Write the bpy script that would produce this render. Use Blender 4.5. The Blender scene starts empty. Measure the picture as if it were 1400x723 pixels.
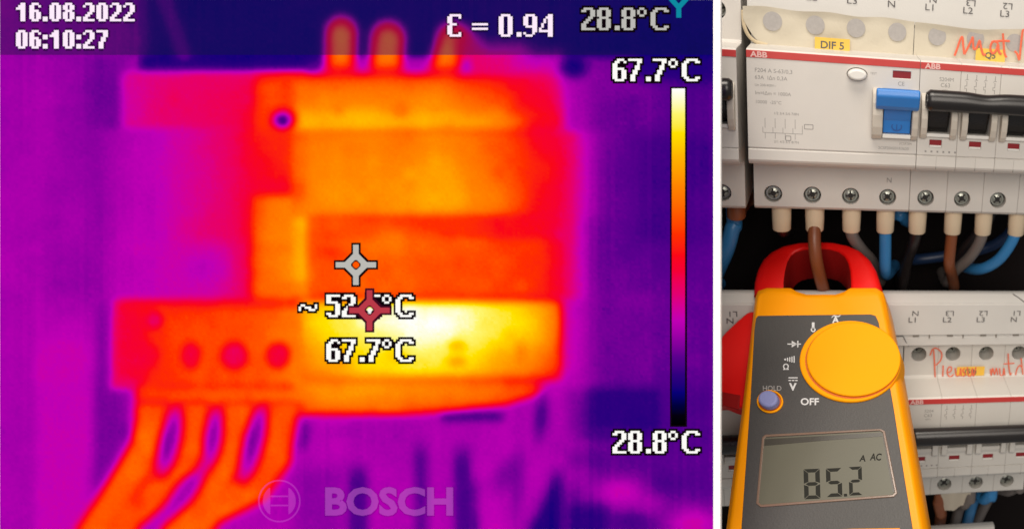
import bpy, bmesh, math, random
import numpy as np
from mathutils import Matrix, Vector
random.seed(7)
S = 0.001                       # everything is measured in millimetres and stored in metres
PI = math.pi
C = bpy.context.scene.collection
SC = bpy.context.scene

# ------------------------------------------------------------------ camera, light, exposure
FPX, CX, CY, PW, PH = 1100.0, 1400.0, 361.5, 1400.0, 723.0
cam_d = bpy.data.cameras.new('camera')
cam_d.sensor_width = 36.0
cam_d.lens = FPX / PW * 36.0
cam_d.shift_x = (PW / 2 - CX) / PW
cam_d.clip_start = 0.01
cam_d.clip_end = 20
cam_d.dof.use_dof = True
cam_d.dof.focus_distance = 0.322
cam_d.dof.aperture_fstop = 12.0
cam = bpy.data.objects.new('camera', cam_d)
cam.rotation_euler = (PI / 2, 0, 0)
C.objects.link(cam)
SC.camera = cam
world = bpy.data.worlds.new("World")
SC.world = world
world.use_nodes = True
bg = world.node_tree.nodes['Background']
bg.inputs[0].default_value = (0.95, 0.93, 0.92, 1)
bg.inputs[1].default_value = 0.25

def area(name, loc, target, w, h, power, col):
    d = bpy.data.lights.new(name, 'AREA')
    d.shape = 'RECTANGLE'; d.size = w; d.size_y = h; d.energy = power; d.color = col
    o = bpy.data.objects.new(name, d)
    o.location = loc
    o.rotation_euler = (Vector(target) - Vector(loc)).to_track_quat('-Z', 'Y').to_euler()
    C.objects.link(o)
    return o
area('ceiling_lamp', (-0.05, -0.22, 0.75), (-0.06, 0.34, -0.02), 0.60, 0.35, 8.2, (1.0, 0.91, 0.80))
area('front_fill', (0.10, -0.45, 0.10), (-0.05, 0.33, -0.02), 0.60, 0.50, 5.0, (1.0, 0.91, 0.81))  # frontal fill, added to brighten the terminal faces
SC.view_settings.view_transform = 'Standard'
SC.view_settings.look = 'None'
SC.view_settings.exposure = 0.0
SC.view_settings.gamma = 1.0

# ------------------------------------------------------------------ frames of reference
def rot3(a, b, c):
    return (Matrix.Rotation(a, 3, 'X') @ Matrix.Rotation(b, 3, 'Y') @ Matrix.Rotation(c, 3, 'Z'))
CAMW = Matrix(((1, 0, 0), (0, 0, -1), (0, 1, 0)))           # right, up, toward the lens -> world
BR = CAMW @ rot3(*[math.radians(a) for a in (19.9, 12.6, -5.2)])
BT = CAMW @ Vector((-111.5, 86.5, -322.3)) * S
BOARD = Matrix.Translation(BT) @ BR.to_4x4()                # board: u right, v up, w out of the board
def on_board(u, v, w=0.0, rz=0.0):
    return BOARD @ Matrix.Translation(Vector((u, v, w)) * S) @ Matrix.Rotation(rz, 4, 'Z')

# ------------------------------------------------------------------ materials
def mat(name, col, rough=0.45, metal=0.0, bump=0.0, bscale=900.0, var=0.06, coat=0.0, spec=0.5, vscale=60.0, sss=0.0):
    m = bpy.data.materials.new(name); m.use_nodes = True
    nt = m.node_tree; b = nt.nodes['Principled BSDF']
    b.inputs['Roughness'].default_value = rough
    b.inputs['Metallic'].default_value = metal
    b.inputs['Coat Weight'].default_value = coat
    b.inputs['Specular IOR Level'].default_value = spec
    tc = nt.nodes.new('ShaderNodeTexCoord')
    n = nt.nodes.new('ShaderNodeTexNoise'); n.inputs['Scale'].default_value = vscale; n.inputs['Detail'].default_value = 6
    nt.links.new(tc.outputs['Object'], n.inputs['Vector'])
    mix = nt.nodes.new('ShaderNodeMix'); mix.data_type = 'RGBA'
    mix.inputs[6].default_value = tuple(c * (1 - var) for c in col) + (1,)
    mix.inputs[7].default_value = tuple(min(1, c * (1 + var)) for c in col) + (1,)
    nt.links.new(n.outputs['Fac'], mix.inputs[0])
    nt.links.new(mix.outputs[2], b.inputs['Base Color'])
    rr = nt.nodes.new('ShaderNodeMapRange')
    rr.inputs[3].default_value = max(0.02, rough - 0.08); rr.inputs[4].default_value = min(1, rough + 0.08)
    nt.links.new(n.outputs['Fac'], rr.inputs[0]); nt.links.new(rr.outputs[0], b.inputs['Roughness'])
    if bump:
        n2 = nt.nodes.new('ShaderNodeTexNoise'); n2.inputs['Scale'].default_value = bscale; n2.inputs['Detail'].default_value = 3
        nt.links.new(tc.outputs['Object'], n2.inputs['Vector'])
        bp = nt.nodes.new('ShaderNodeBump'); bp.inputs['Strength'].default_value = bump; bp.inputs['Distance'].default_value = 0.0002
        nt.links.new(n2.outputs['Fac'], bp.inputs['Height']); nt.links.new(bp.outputs[0], b.inputs['Normal'])
    return m
def srgb(r, g, b):
    f = lambda c: (c / 255 / 12.92) if c / 255 <= 0.04045 else ((c / 255 + 0.055) / 1.055) ** 2.4
    return (f(r), f(g), f(b))
M = dict(
    shell=mat('grey_white_plastic', (0.60, 0.57, 0.53), 0.42, bump=0.25, bscale=2500),
    shell_low=mat('light_grey_plastic', (0.58, 0.56, 0.52), 0.42, bump=0.25, bscale=2500),
    cheek=mat('beige_plastic', (0.55, 0.50, 0.43), 0.4),
    red=mat('red_stripe_plastic', (0.52, 0.045, 0.040), 0.35),
    window=mat('dark_red_window', (0.24, 0.015, 0.02), 0.25),
    white=mat('white_plastic', (0.72, 0.70, 0.66), 0.4),
    blue=mat('blue_lever_plastic', (0.03, 0.19, 0.56), 0.32),
    blue_dark=mat('blue_print', (0.015, 0.09, 0.33), 0.4),
    black=mat('black_plastic', (0.014, 0.012, 0.012), 0.28),
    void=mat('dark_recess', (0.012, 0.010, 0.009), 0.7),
    cover=mat('cover_plastic', (0.57, 0.555, 0.525), 0.45, bump=0.2, bscale=2000),
    ink=mat('dark_ink', (0.10, 0.095, 0.095), 0.7),
    faint=mat('faint_grey_ink', (0.27, 0.255, 0.24), 0.7),
    groove=mat('seam_shadow_plastic', (0.20, 0.18, 0.155), 0.7),
    logo=mat('pale_logo_ink', (0.72, 0.45, 0.42), 0.5),
    tape=mat('cream_paper_tape', (0.56, 0.51, 0.405), 0.75, bump=0.5, bscale=500, var=0.05),
    tape_edge=mat('yellowed_tape_edge', (0.56, 0.46, 0.30), 0.7),
    spot=mat('grey_spot', (0.38, 0.36, 0.345), 0.8, var=0.16, vscale=900),
    sticker=mat('yellow_sticker', (0.72, 0.48, 0.07), 0.6, var=0.08, vscale=200),
    sticker_low=mat('amber_sticker', (0.78, 0.46, 0.05), 0.6, var=0.10, vscale=200),
    marker=mat('orange_marker_ink', (0.72, 0.13, 0.06), 0.6, var=0.25, vscale=500),
    steel=mat('screw_steel', (0.36, 0.37, 0.33), 0.34, metal=0.75, bump=0.3, bscale=1500, var=0.3, vscale=400),
    cap=mat('cream_cap_plastic', (0.60, 0.48, 0.335), 0.5, var=0.05),
    w_brown=mat('brown_wire', (0.20, 0.058, 0.02), 0.4),
    w_dark=mat('black_wire', (0.012, 0.008, 0.008), 0.4),
    w_grey=mat('grey_wire', (0.14, 0.118, 0.108), 0.45),
    w_navy=mat('navy_wire', (0.008, 0.025, 0.075), 0.4),
    w_blue=mat('blue_wire', (0.028, 0.18, 0.42), 0.38),
    yellow=mat('orange_yellow_shell', (0.95, 0.33, 0.0), 0.42, bump=0.12, bscale=1800, var=0.03, spec=0.3),
    yellow2=mat('orange_yellow_dial', (0.97, 0.36, 0.0), 0.6, bump=0.15, bscale=1800, var=0.03, spec=0.15),
    dialgap=mat('dial_gap', (0.62, 0.13, 0.004), 0.6),
    face=mat('charcoal_face', (0.058, 0.055, 0.053), 0.5, bump=0.35, bscale=1500, var=0.1, vscale=900),
    print_=mat('white_print', (0.62, 0.62, 0.62), 0.6),
    print2=mat('grey_print', (0.30, 0.29, 0.28), 0.6),
    lav=mat('lavender_rubber', (0.22, 0.24, 0.47), 0.6, bump=0.2),
    jaw=mat('red_jaw_plastic', (0.70, 0.004, 0.003), 0.42, bump=0.12, bscale=1500, spec=0.3),
    jaw_shade=mat('shaded_jaw_plastic', (0.26, 0.005, 0.005), 0.55, spec=0.2),  # darker copy of the jaw red, with shade put into the colour
    lcd=mat('lcd_grey_green', (0.122, 0.118, 0.088), 0.35, spec=0.3, var=0.07, vscale=35),
    lcd_strip=mat('lcd_frame_dark', (0.06, 0.055, 0.045), 0.3),
    seg=mat('lcd_segments', (0.024, 0.024, 0.020), 0.7, spec=0.1),
    rim=mat('window_rim_plastic', (0.20, 0.13, 0.095), 0.25, coat=0.4),
    cloth=mat('cream_paper', (0.50, 0.44, 0.35), 0.8, bump=0.4),
    back=mat('dark_back_plate', (0.007, 0.005, 0.005), 0.9, spec=0.1),
    bezel=mat('white_bezel', (0.93, 0.93, 0.93), 0.5, var=0.01),
    casing=mat('charcoal_casing', (0.05, 0.05, 0.055), 0.5),
)
def emit(name, col, alpha=1.0, strength=1.0):
    m = bpy.data.materials.new(name); m.use_nodes = True
    nt = m.node_tree; nt.nodes.clear()
    out = nt.nodes.new('ShaderNodeOutputMaterial'); e = nt.nodes.new('ShaderNodeEmission')
    e.inputs[0].default_value = tuple(col) + (1,); e.inputs[1].default_value = strength
    if alpha >= 1: nt.links.new(e.outputs[0], out.inputs[0])
    else:
        t = nt.nodes.new('ShaderNodeBsdfTransparent'); mx = nt.nodes.new('ShaderNodeMixShader')
        mx.inputs[0].default_value = alpha
        nt.links.new(t.outputs[0], mx.inputs[1]); nt.links.new(e.outputs[0], mx.inputs[2]); nt.links.new(mx.outputs[0], out.inputs[0])
    return m
RAMP = [(0.0, (0, 0, 0)), (0.03, (4, 0, 14)), (0.06, (0, 0, 62)), (0.098, (8, 0, 118)), (0.15, (48, 0, 126)), (0.204, (92, 0, 142)),
        (0.256, (146, 0, 162)), (0.31, (192, 0, 180)), (0.35, (212, 0, 150)), (0.39, (228, 0, 112)), (0.458, (245, 0, 52)),
        (0.505, (250, 8, 22)), (0.566, (255, 46, 0)), (0.62, (255, 84, 0)), (0.71, (255, 132, 0)), (0.80, (255, 180, 0)),
        (0.87, (255, 226, 0)), (0.925, (255, 246, 110)), (0.965, (255, 253, 200)), (1.0, (255, 255, 255))]
def heat_mat(name, mul, add):
    """false-colour screen pixels: the stored heat value looked up in the imager's palette"""
    m = bpy.data.materials.new(name); m.use_nodes = True
    nt = m.node_tree; nt.nodes.clear()
    out = nt.nodes.new('ShaderNodeOutputMaterial'); e = nt.nodes.new('ShaderNodeEmission')
    a = nt.nodes.new('ShaderNodeAttribute'); a.attribute_name = 'warmth'
    r = nt.nodes.new('ShaderNodeValToRGB'); cr = r.color_ramp
    while len(cr.elements) > 1: cr.elements.remove(cr.elements[-1])
    for i, (p, c) in enumerate(RAMP):
        el = cr.elements[0] if i == 0 else cr.elements.new(p)
        el.position = p; el.color = srgb(*c) + (1,)
    nt.links.new(a.outputs['Fac'], r.inputs[0])
    mm = nt.nodes.new('ShaderNodeMix'); mm.data_type = 'RGBA'
    mm.inputs[0].default_value = mul; mm.inputs[7].default_value = tuple(add) + (1,)
    nt.links.new(r.outputs[0], mm.inputs[6]); nt.links.new(mm.outputs[2], e.inputs[0])
    nt.links.new(e.outputs[0], out.inputs[0])
    return m

# ------------------------------------------------------------------ mesh helpers
class MB:
    """collects shapes, in millimetres, into one mesh"""
    def __init__(s): s.v = []; s.f = []
    def add(s, vs, fs):
        k = len(s.v); s.v += [tuple(p) for p in vs]; s.f += [tuple(i + k for i in f) for f in fs]; return s
    def box(s, x0, x1, y0, y1, z0, z1):
        vs = [(x, y, z) for z in (z0, z1) for y in (y0, y1) for x in (x0, x1)]
        return s.add(vs, [(0, 2, 3, 1), (4, 5, 7, 6), (0, 1, 5, 4), (2, 6, 7, 3), (0, 4, 6, 2), (1, 3, 7, 5)])
    def prism(s, poly, a, b, axis='z'):
        n = len(poly)
        if axis == 'z': vs = [(x, y, a) for x, y in poly] + [(x, y, b) for x, y in poly]
        else: vs = [(a, y, z) for y, z in poly] + [(b, y, z) for y, z in poly]
        fs = [tuple(range(n))[::-1], tuple(range(n, 2 * n))] + [(i, (i + 1) % n, n + (i + 1) % n, n + i) for i in range(n)]
        return s.add(vs, fs)
    def frust(s, lo, hi, z0, z1):
        n = len(lo); vs = [(x, y, z0) for x, y in lo] + [(x, y, z1) for x, y in hi]
        return s.add(vs, [tuple(range(n))[::-1], tuple(range(n, 2 * n))] + [(i, (i + 1) % n, n + (i + 1) % n, n + i) for i in range(n)])
    def ring(s, outer, inner, z0, z1):
        n = len(outer)
        vs = [(x, y, z0) for x, y in outer] + [(x, y, z1) for x, y in outer] + [(x, y, z0) for x, y in inner] + [(x, y, z1) for x, y in inner]
        fs = []
        for i in range(n):
            j = (i + 1) % n
            fs += [(i, j, n + j, n + i), (2 * n + j, 2 * n + i, 3 * n + i, 3 * n + j), (n + i, n + j, 3 * n + j, 3 * n + i), (j, i, 2 * n + i, 2 * n + j)]
        return s.add(vs, fs)
    def cyl(s, x, y, r, z0, z1, n=24, r2=None):
        r2 = r if r2 is None else r2
        lo = [(x + r * math.cos(2 * PI * i / n), y + r * math.sin(2 * PI * i / n)) for i in range(n)]
        hi = [(x + r2 * math.cos(2 * PI * i / n), y + r2 * math.sin(2 * PI * i / n)) for i in range(n)]
        return s.frust(lo, hi, z0, z1)
    def tube(s, pts, r, n=12, flat=None):
        pts = [Vector(p) for p in pts]; k = len(pts); rings = []
        rad = r if isinstance(r, (list, tuple)) else [r] * k
        up = Vector((0, 0, 1))
        for i, p in enumerate(pts):
            t = (pts[min(i + 1, k - 1)] - pts[max(i - 1, 0)]).normalized()
            a = t.cross(up)
            if a.length < 0.05: a = t.cross(Vector((1, 0, 0)))
            a.normalize(); b = a.cross(t).normalized()
            fb = rad[i] if flat is None else flat
            rings.append([p + a * rad[i] * math.cos(2 * PI * j / n) + b * fb * math.sin(2 * PI * j / n) for j in range(n)])
        vs = [v for rg in rings for v in rg]
        fs = [(i * n + j, i * n + (j + 1) % n, (i + 1) * n + (j + 1) % n, (i + 1) * n + j) for i in range(k - 1) for j in range(n)]
        fs += [tuple(range(n))[::-1], tuple((k - 1) * n + j for j in range(n))]
        return s.add(vs, fs)
    def mesh(s, name, m=None):
        me = bpy.data.meshes.new(name)
        me.from_pydata([(x * S, y * S, z * S) for x, y, z in s.v], [], s.f)
        bm = bmesh.new(); bm.from_mesh(me); bmesh.ops.recalc_face_normals(bm, faces=bm.faces); bm.to_mesh(me); bm.free()
        if m: me.materials.append(m)
        return me
def link(name, me, parent=None, mw=None):
    o = bpy.data.objects.new(name, me); C.objects.link(o)
    if parent is not None: o.parent = parent
    if mw is not None: o.matrix_world = mw
    return o
def bevel(o, w, seg=2, ang=35):
    b = o.modifiers.new('bevel', 'BEVEL'); b.width = w * S; b.segments = seg; b.limit_method = 'ANGLE'; b.angle_limit = math.radians(ang)
    return o
def smooth(o, ang=40):
    for p in o.data.polygons: p.use_smooth = True
    o.data.set_sharp_from_angle(angle=math.radians(ang))
    return o
def part(name, mb, m, parent, bev=0, seg=2, sm=False, loc=None):
    o = link(name, mb.mesh(name, m), parent)
    if loc: o.location = Vector(loc) * S
    if bev: bevel(o, bev, seg)
    if sm: smooth(o)
    return o
def thing(name, label, cat, mw, group=None):
    o = bpy.data.objects.new(name, None); o.empty_display_size = 0.01; C.objects.link(o); o.matrix_world = mw
    o['label'] = label; o['category'] = cat
    if group: o['group'] = group
    return o
def tag(o, label, cat, group=None):
    o['label'] = label; o['category'] = cat
    if group: o['group'] = group
    return o
def copy_tree(o, parent=None):
    c = o.copy(); C.objects.link(c); c.parent = parent
    for ch in [x for x in o.children]: copy_tree(ch, c)
    return c
def text(name, s, size, x, y, z, m, parent, align='CENTER', rz=0.0, bold=0.0, sx=1.0, depth=0.015, shear=0.0, res=3):
    """flat lettering; x, y is the middle of the line's base for CENTER"""
    cu = bpy.data.curves.new(name, 'FONT'); cu.body = s; cu.size = size * S; cu.align_x = align; cu.align_y = 'BOTTOM_BASELINE'
    cu.offset = bold * S; cu.extrude = depth * S; cu.shear = shear; cu.resolution_u = res
    t = bpy.data.objects.new(name, cu); C.objects.link(t)
    dg = bpy.context.evaluated_depsgraph_get()
    me = bpy.data.meshes.new_from_object(t.evaluated_get(dg))
    bpy.data.objects.remove(t); bpy.data.curves.remove(cu)
    me.transform(Matrix.Translation(Vector((x, y, z)) * S) @ Matrix.Rotation(rz, 4, 'Z') @ Matrix.Diagonal((sx, 1, 1, 1)))
    me.materials.clear(); me.materials.append(m)
    return link(name, me, parent)
def join_text(name, items, m, parent):
    """several printed words as one part"""
    bm = bmesh.new()
    for it in items:
        o = text('t', *it[:5], m, None, **(it[5] if len(it) > 5 else {}))
        bm.from_mesh(o.data); me = o.data; bpy.data.objects.remove(o); bpy.data.meshes.remove(me)
    me = bpy.data.meshes.new(name); bm.to_mesh(me); bm.free(); me.materials.append(m)
    o = link(name, me, parent)
    o['kind'] = 'stuff'
    return o
def boolean(me_a, me_b, m):
    a = bpy.data.objects.new('a', me_a); b = bpy.data.objects.new('b', me_b); C.objects.link(a); C.objects.link(b)
    md = a.modifiers.new('cut', 'BOOLEAN'); md.operation = 'DIFFERENCE'; md.object = b; md.solver = 'EXACT'
    dg = bpy.context.evaluated_depsgraph_get()
    me = bpy.data.meshes.new_from_object(a.evaluated_get(dg))
    bpy.data.objects.remove(a); bpy.data.objects.remove(b)
    me.materials.clear(); me.materials.append(m)
    return me
def rrect(x0, x1, y0, y1, r, n=5):
    p = []
    for cx, cy, a0 in ((x1 - r, y1 - r, 0), (x0 + r, y1 - r, 90), (x0 + r, y0 + r, 180), (x1 - r, y0 + r, 270)):
        for i in range(n + 1):
            a = math.radians(a0 + 90 * i / n); p.append((cx + r * math.cos(a), cy + r * math.sin(a)))
    return p
def catmull(pts, n=6, closed=False):
    pts = [Vector(p) for p in pts]; k = len(pts); out = []
    rng = range(k) if closed else range(k - 1)
    g = (lambda i: pts[i % k]) if closed else (lambda i: pts[max(0, min(k - 1, i))])
    for i in rng:
        p0, p1, p2, p3 = g(i - 1), g(i), g(i + 1), g(i + 2)
        for j in range(n):
            t = j / n
            out.append(0.5 * ((2 * p1) + (-p0 + p2) * t + (2 * p0 - 5 * p1 + 4 * p2 - p3) * t * t + (-p0 + 3 * p1 - 3 * p2 + p3) * t ** 3))
    if not closed: out.append(pts[-1])
    return out

# ------------------------------------------------------------------ setting
back = link('back_plate', MB().box(-700, 800, -700, 600, -92, -88).mesh('back_plate', M['back']), None, on_board(0, 0))
back['kind'] = 'structure'

# ------------------------------------------------------------------ breakers
# side profile (v, w): v = 0 is the top of the red stripe, w = 0 the front of the nose
PROF = [(-72.5, -60), (-72.5, -23.5), (-71.2, -22), (-52.5, -21.5), (-50.5, -20.5), (-47.2, -2), (-46, -0.6), (-45, 0), (-40.6, 0), (-40.5, -0.7), (-40.1, -0.7),
        (-40.0, 0), (-0.6, 0), (0.1, -0.8), (0.5, -20), (1.5, -21.8), (20.6, -22), (21.6, -23), (21.6, -60)]
def cross_recess(mb, x, y, z, L, wd, depth):
    pass
def screw(parent, u, v, w, ang, r=3.2):
    """screw head sunk in its round hole, with a cross slot"""
    o = link('screw', SCREW[0], parent); o.location = Vector((u, v, w)) * S; o.rotation_euler = (0, 0, ang)
    s = link('cross_slot', SCREW[1], o)
    return o
def make_screw():
    h = MB().cyl(0, 0, 3.15, -3.2, 0.0, 28).cyl(0, 0, 2.5, 0.0, 0.55, 28, 1.6)
    mh = h.mesh('screw_head', M['steel'])
    for p in mh.polygons: p.use_smooth = True
    mh.set_sharp_from_angle(angle=math.radians(50))
    c = MB().box(-2.3, 2.3, -0.42, 0.42, 0.2, 0.60).box(-0.42, 0.42, -2.3, 2.3, 0.2, 0.604)
    c.box(-1.0, 1.0, -1.0, 1.0, 0.2, 0.608)
    return mh, c.mesh('screw_slot', M['void'])
SCREW = make_screw()

def pole_mesh(name, m, low=False):
    W = 17.5
    # one solid with a well cut out of it
    base = MB().prism(PROF, 0.05, W - 0.05, 'x').mesh('a', m)
    cut = MB().box(3.7, 13.8, -30.6, -18.5 if low else -13.5, -8, 6)
    cut.cyl(7.6, -65.2, 3.9, -30, -15, 28)                     # lower screw hole
    cut.cyl(7.6, 13.2, 3.9, -34, -15, 28)                      # upper screw hole
    cut.box(5.4, 10.8, -36.6, -33.2, -1.6, 2)                  # flag window
    me = boolean(base, cut.mesh('b'), m)
    me.name = name
    return me
def cheek_mb(u0, u1, low=False):
    if low: return MB().prism([(-32.4, -0.3), (-32.0, 2.0), (-30.5, 3.2), (-27.0, 3.6), (-22.0, 3.0), (-19.0, -0.3)], u0, u1, 'x')
    arc = [(-33.0, -0.3), (-32.4, 1.6), (-30.5, 3.1), (-27.5, 4.3), (-23.5, 4.9), (-19.5, 4.6), (-16.2, 3.3), (-14.0, 1.5), (-13.2, -0.3)]
    return MB().prism(arc, u0, u1, 'x')

def make_breaker(label, up=True, first_text='S204M', low=False, mw=None, group='four pole breakers with black tied levers'):
    """four poles, 17.5 mm each, u from 0 to 70"""
    sh = M['shell_low'] if low else M['shell']
    t = thing('circuit_breaker', label, 'circuit breaker', mw, group)
    pm = pole_mesh('pole_body', sh, low)
    ch1, ch2 = cheek_mb(0.9, 3.75, low).mesh('cheek', M['shell_low'] if low else M['cheek']), cheek_mb(13.75, 16.6, low).mesh('cheek', M['shell_low'] if low else M['cheek'])
    lip = (MB().box(3.8, 13.7, -31.6, -30.2, -1, 1.6) if up else MB().prism([(-31.4, -1), (-31.2, 0.9), (-29.4, 1.6), (-27.6, 1.6), (-27.4, -3)], 3.9, 13.6, 'x')).mesh('lip', M['white'] if up else M['shell_low'])
    lev = MB()
    if up: lev.prism([(-29.9, -6.5), (-29.6, -2.8), (-20, 2.2), (-15.5, 6.8), (-14.2, 5.0), (-14.2, -6.5)], 4.2, 13.3, 'x')
    else: lev.prism([(-24.5, -6.5), (-23.5, 3.2), (-21.0, 6.5), (-19.2, 5.0), (-19.0, -6.5)], 4.2, 13.3, 'x')
    lm = lev.mesh('lever', M['black'])
    win = MB().box(5.5, 10.7, -35.6, -33.3, -1.5, -0.45).mesh('window', M['window'])
    wl = MB().box(5.5, 10.7, -36.5, -35.6, -1.5, -0.15).mesh('window_white', M['white'])
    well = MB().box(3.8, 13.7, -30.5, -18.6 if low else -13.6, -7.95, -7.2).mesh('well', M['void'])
    half = MB().box(8.70, 8.80, -46.4, -40.7, -0.5, 0.02).mesh('half_seam', M['groove'])
    hole = MB().cyl(7.6, 13.2, 3.8, -33.8, -33.0).mesh('hole_floor', M['void'])
    sl = MB().box(8.68, 8.8, -72.4, -56, -22.3, -21.9).mesh('seam', M['groove'])
    for k in range(4):
        b = link('pole', pm, t); b.location = (17.5 * k * S, 0, 0); bevel(b, 0.10 if low else 0.16, 1, 50)
        for nm, me in (('lever_guard', ch1), ('lever_guard', ch2), ('lever_sill', lip), ('lever', lm), ('flag_window', win), ('window_sill', wl), ('hole_floor', hole), ('pole_seam', half), ('lever_well', well)):
            c = link(nm, me, b)
            if nm in ('lever', 'lever_guard'): bevel(c, 0.5, 2)
        screw(b, 7.6, -65.2, -24.2, random.uniform(0, 1.5))
        screw(b, 7.6, 13.2, -31.5, random.uniform(0, 1.5))
    part('red_stripe', MB().box(0.12, 69.88, -3.3, -0.55, -0.3, 0.22), M['red'], t, 0.1, 1)
    text('stripe_logo', 'ABB', 3.1, 5.2, -3.0, 0.23, M['logo'], t, bold=0.10, sx=1.15)
    join_text('printed_text', [(first_text, 2.3, 11.4, -7.9, 0.02), ('C63', 2.5, 11.0, -10.4, 0.02), ('400V~', 1.1, 11.2, -12.1, 0.02)] , M['faint'], t)
    dg = MB()
    for k in range(4):
        x = 20.2 + 4.1 * k
        dg.box(x - 0.13, x + 0.13, -6.5, -4.4, 0, 0.04).box(x - 0.7, x + 0.7, -6.7, -6.5, 0, 0.04).box(x - 0.13, x + 0.13, -9.2, -7.4, 0, 0.04)
        dg.add([(x, -7.4, .03), (x - 0.9, -6.9, .03), (x - 0.8, -7.1, .03), (x + .1, -7.6, .03)], [(0, 1, 2, 3)])
        dg.box(x - 0.9, x + 0.13, -9.4, -9.2, 0, 0.04).box(x - 0.9, x - 0.7, -10.4, -9.2, 0, 0.04).box(x - 0.9, x + 0.13, -10.6, -10.4, 0, 0.04).box(x - 0.13, x + 0.13, -12, -10.4, 0, 0.04)
    part('wiring_diagram', dg, M['faint'], t)
    vs = MB()
    for k in range(6): vs.box(3.5 + 2.6 * k, 4.3 + 2.6 * k, -38.8, -38.0, 0, 0.03)
    part('small_print', vs, M['faint'], t)
    # tie bar across the four levers, pinched a little between the poles
    y0 = -15.0 if up else -15.6 - 0.6
    yc = -15.2 if up else -16.9
    bar = MB(); ring = []; n = 56; seg = 20
    rr = 4.3 if up else 4.35
    pts = []
    for i in range(n + 1):
        u = 2.6 + (69.0 - 2.6) * i / n
        ph = (u % 17.5) / 17.5
        pin = 1.0
        if up: pin = 1.0 - 0.10 * math.exp(-((u - 27.5) / 6.0) ** 2) - 0.05 * math.exp(-((u - 61) / 5.0) ** 2)
        e = 1.0
        if i in (0, n): e = 0.80
        ring.append([(u, yc + (0.5 if up else 0) * 0 - rr * (1 - pin) * 0.9 + rr * 1.05 * pin * e * math.sin(2 * PI * j / seg), 8.0 + rr * 0.95 * e * math.cos(2 * PI * j / seg)) for j in range(seg)])
    vs_ = [p for r_ in ring for p in r_]
    fs_ = [(i * seg + j, i * seg + (j + 1) % seg, (i + 1) * seg + (j + 1) % seg, (i + 1) * seg + j) for i in range(n) for j in range(seg)]
    fs_ += [tuple(range(seg)), tuple(n * seg + j for j in range(seg))]
    bar.add(vs_, fs_)
    part('lever_tie_bar', bar, M['black'], t, sm=True)
    en = part('bar_end_cap', MB().ring([(yc + 3.4 * math.cos(a), 8 + 3.4 * math.sin(a)) for a in [2 * PI * i / 20 for i in range(20)]],
                                   [(yc + 2.6 * math.cos(a), 8 + 2.6 * math.sin(a)) for a in [2 * PI * i / 20 for i in range(20)]], 0, 0.5), M['black'], t)
    en.data.transform(Matrix(((0, 0, -1, 2.65 * S), (1, 0, 0, 0), (0, 1, 0, 0), (0, 0, 0, 1))))
    return t

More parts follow.
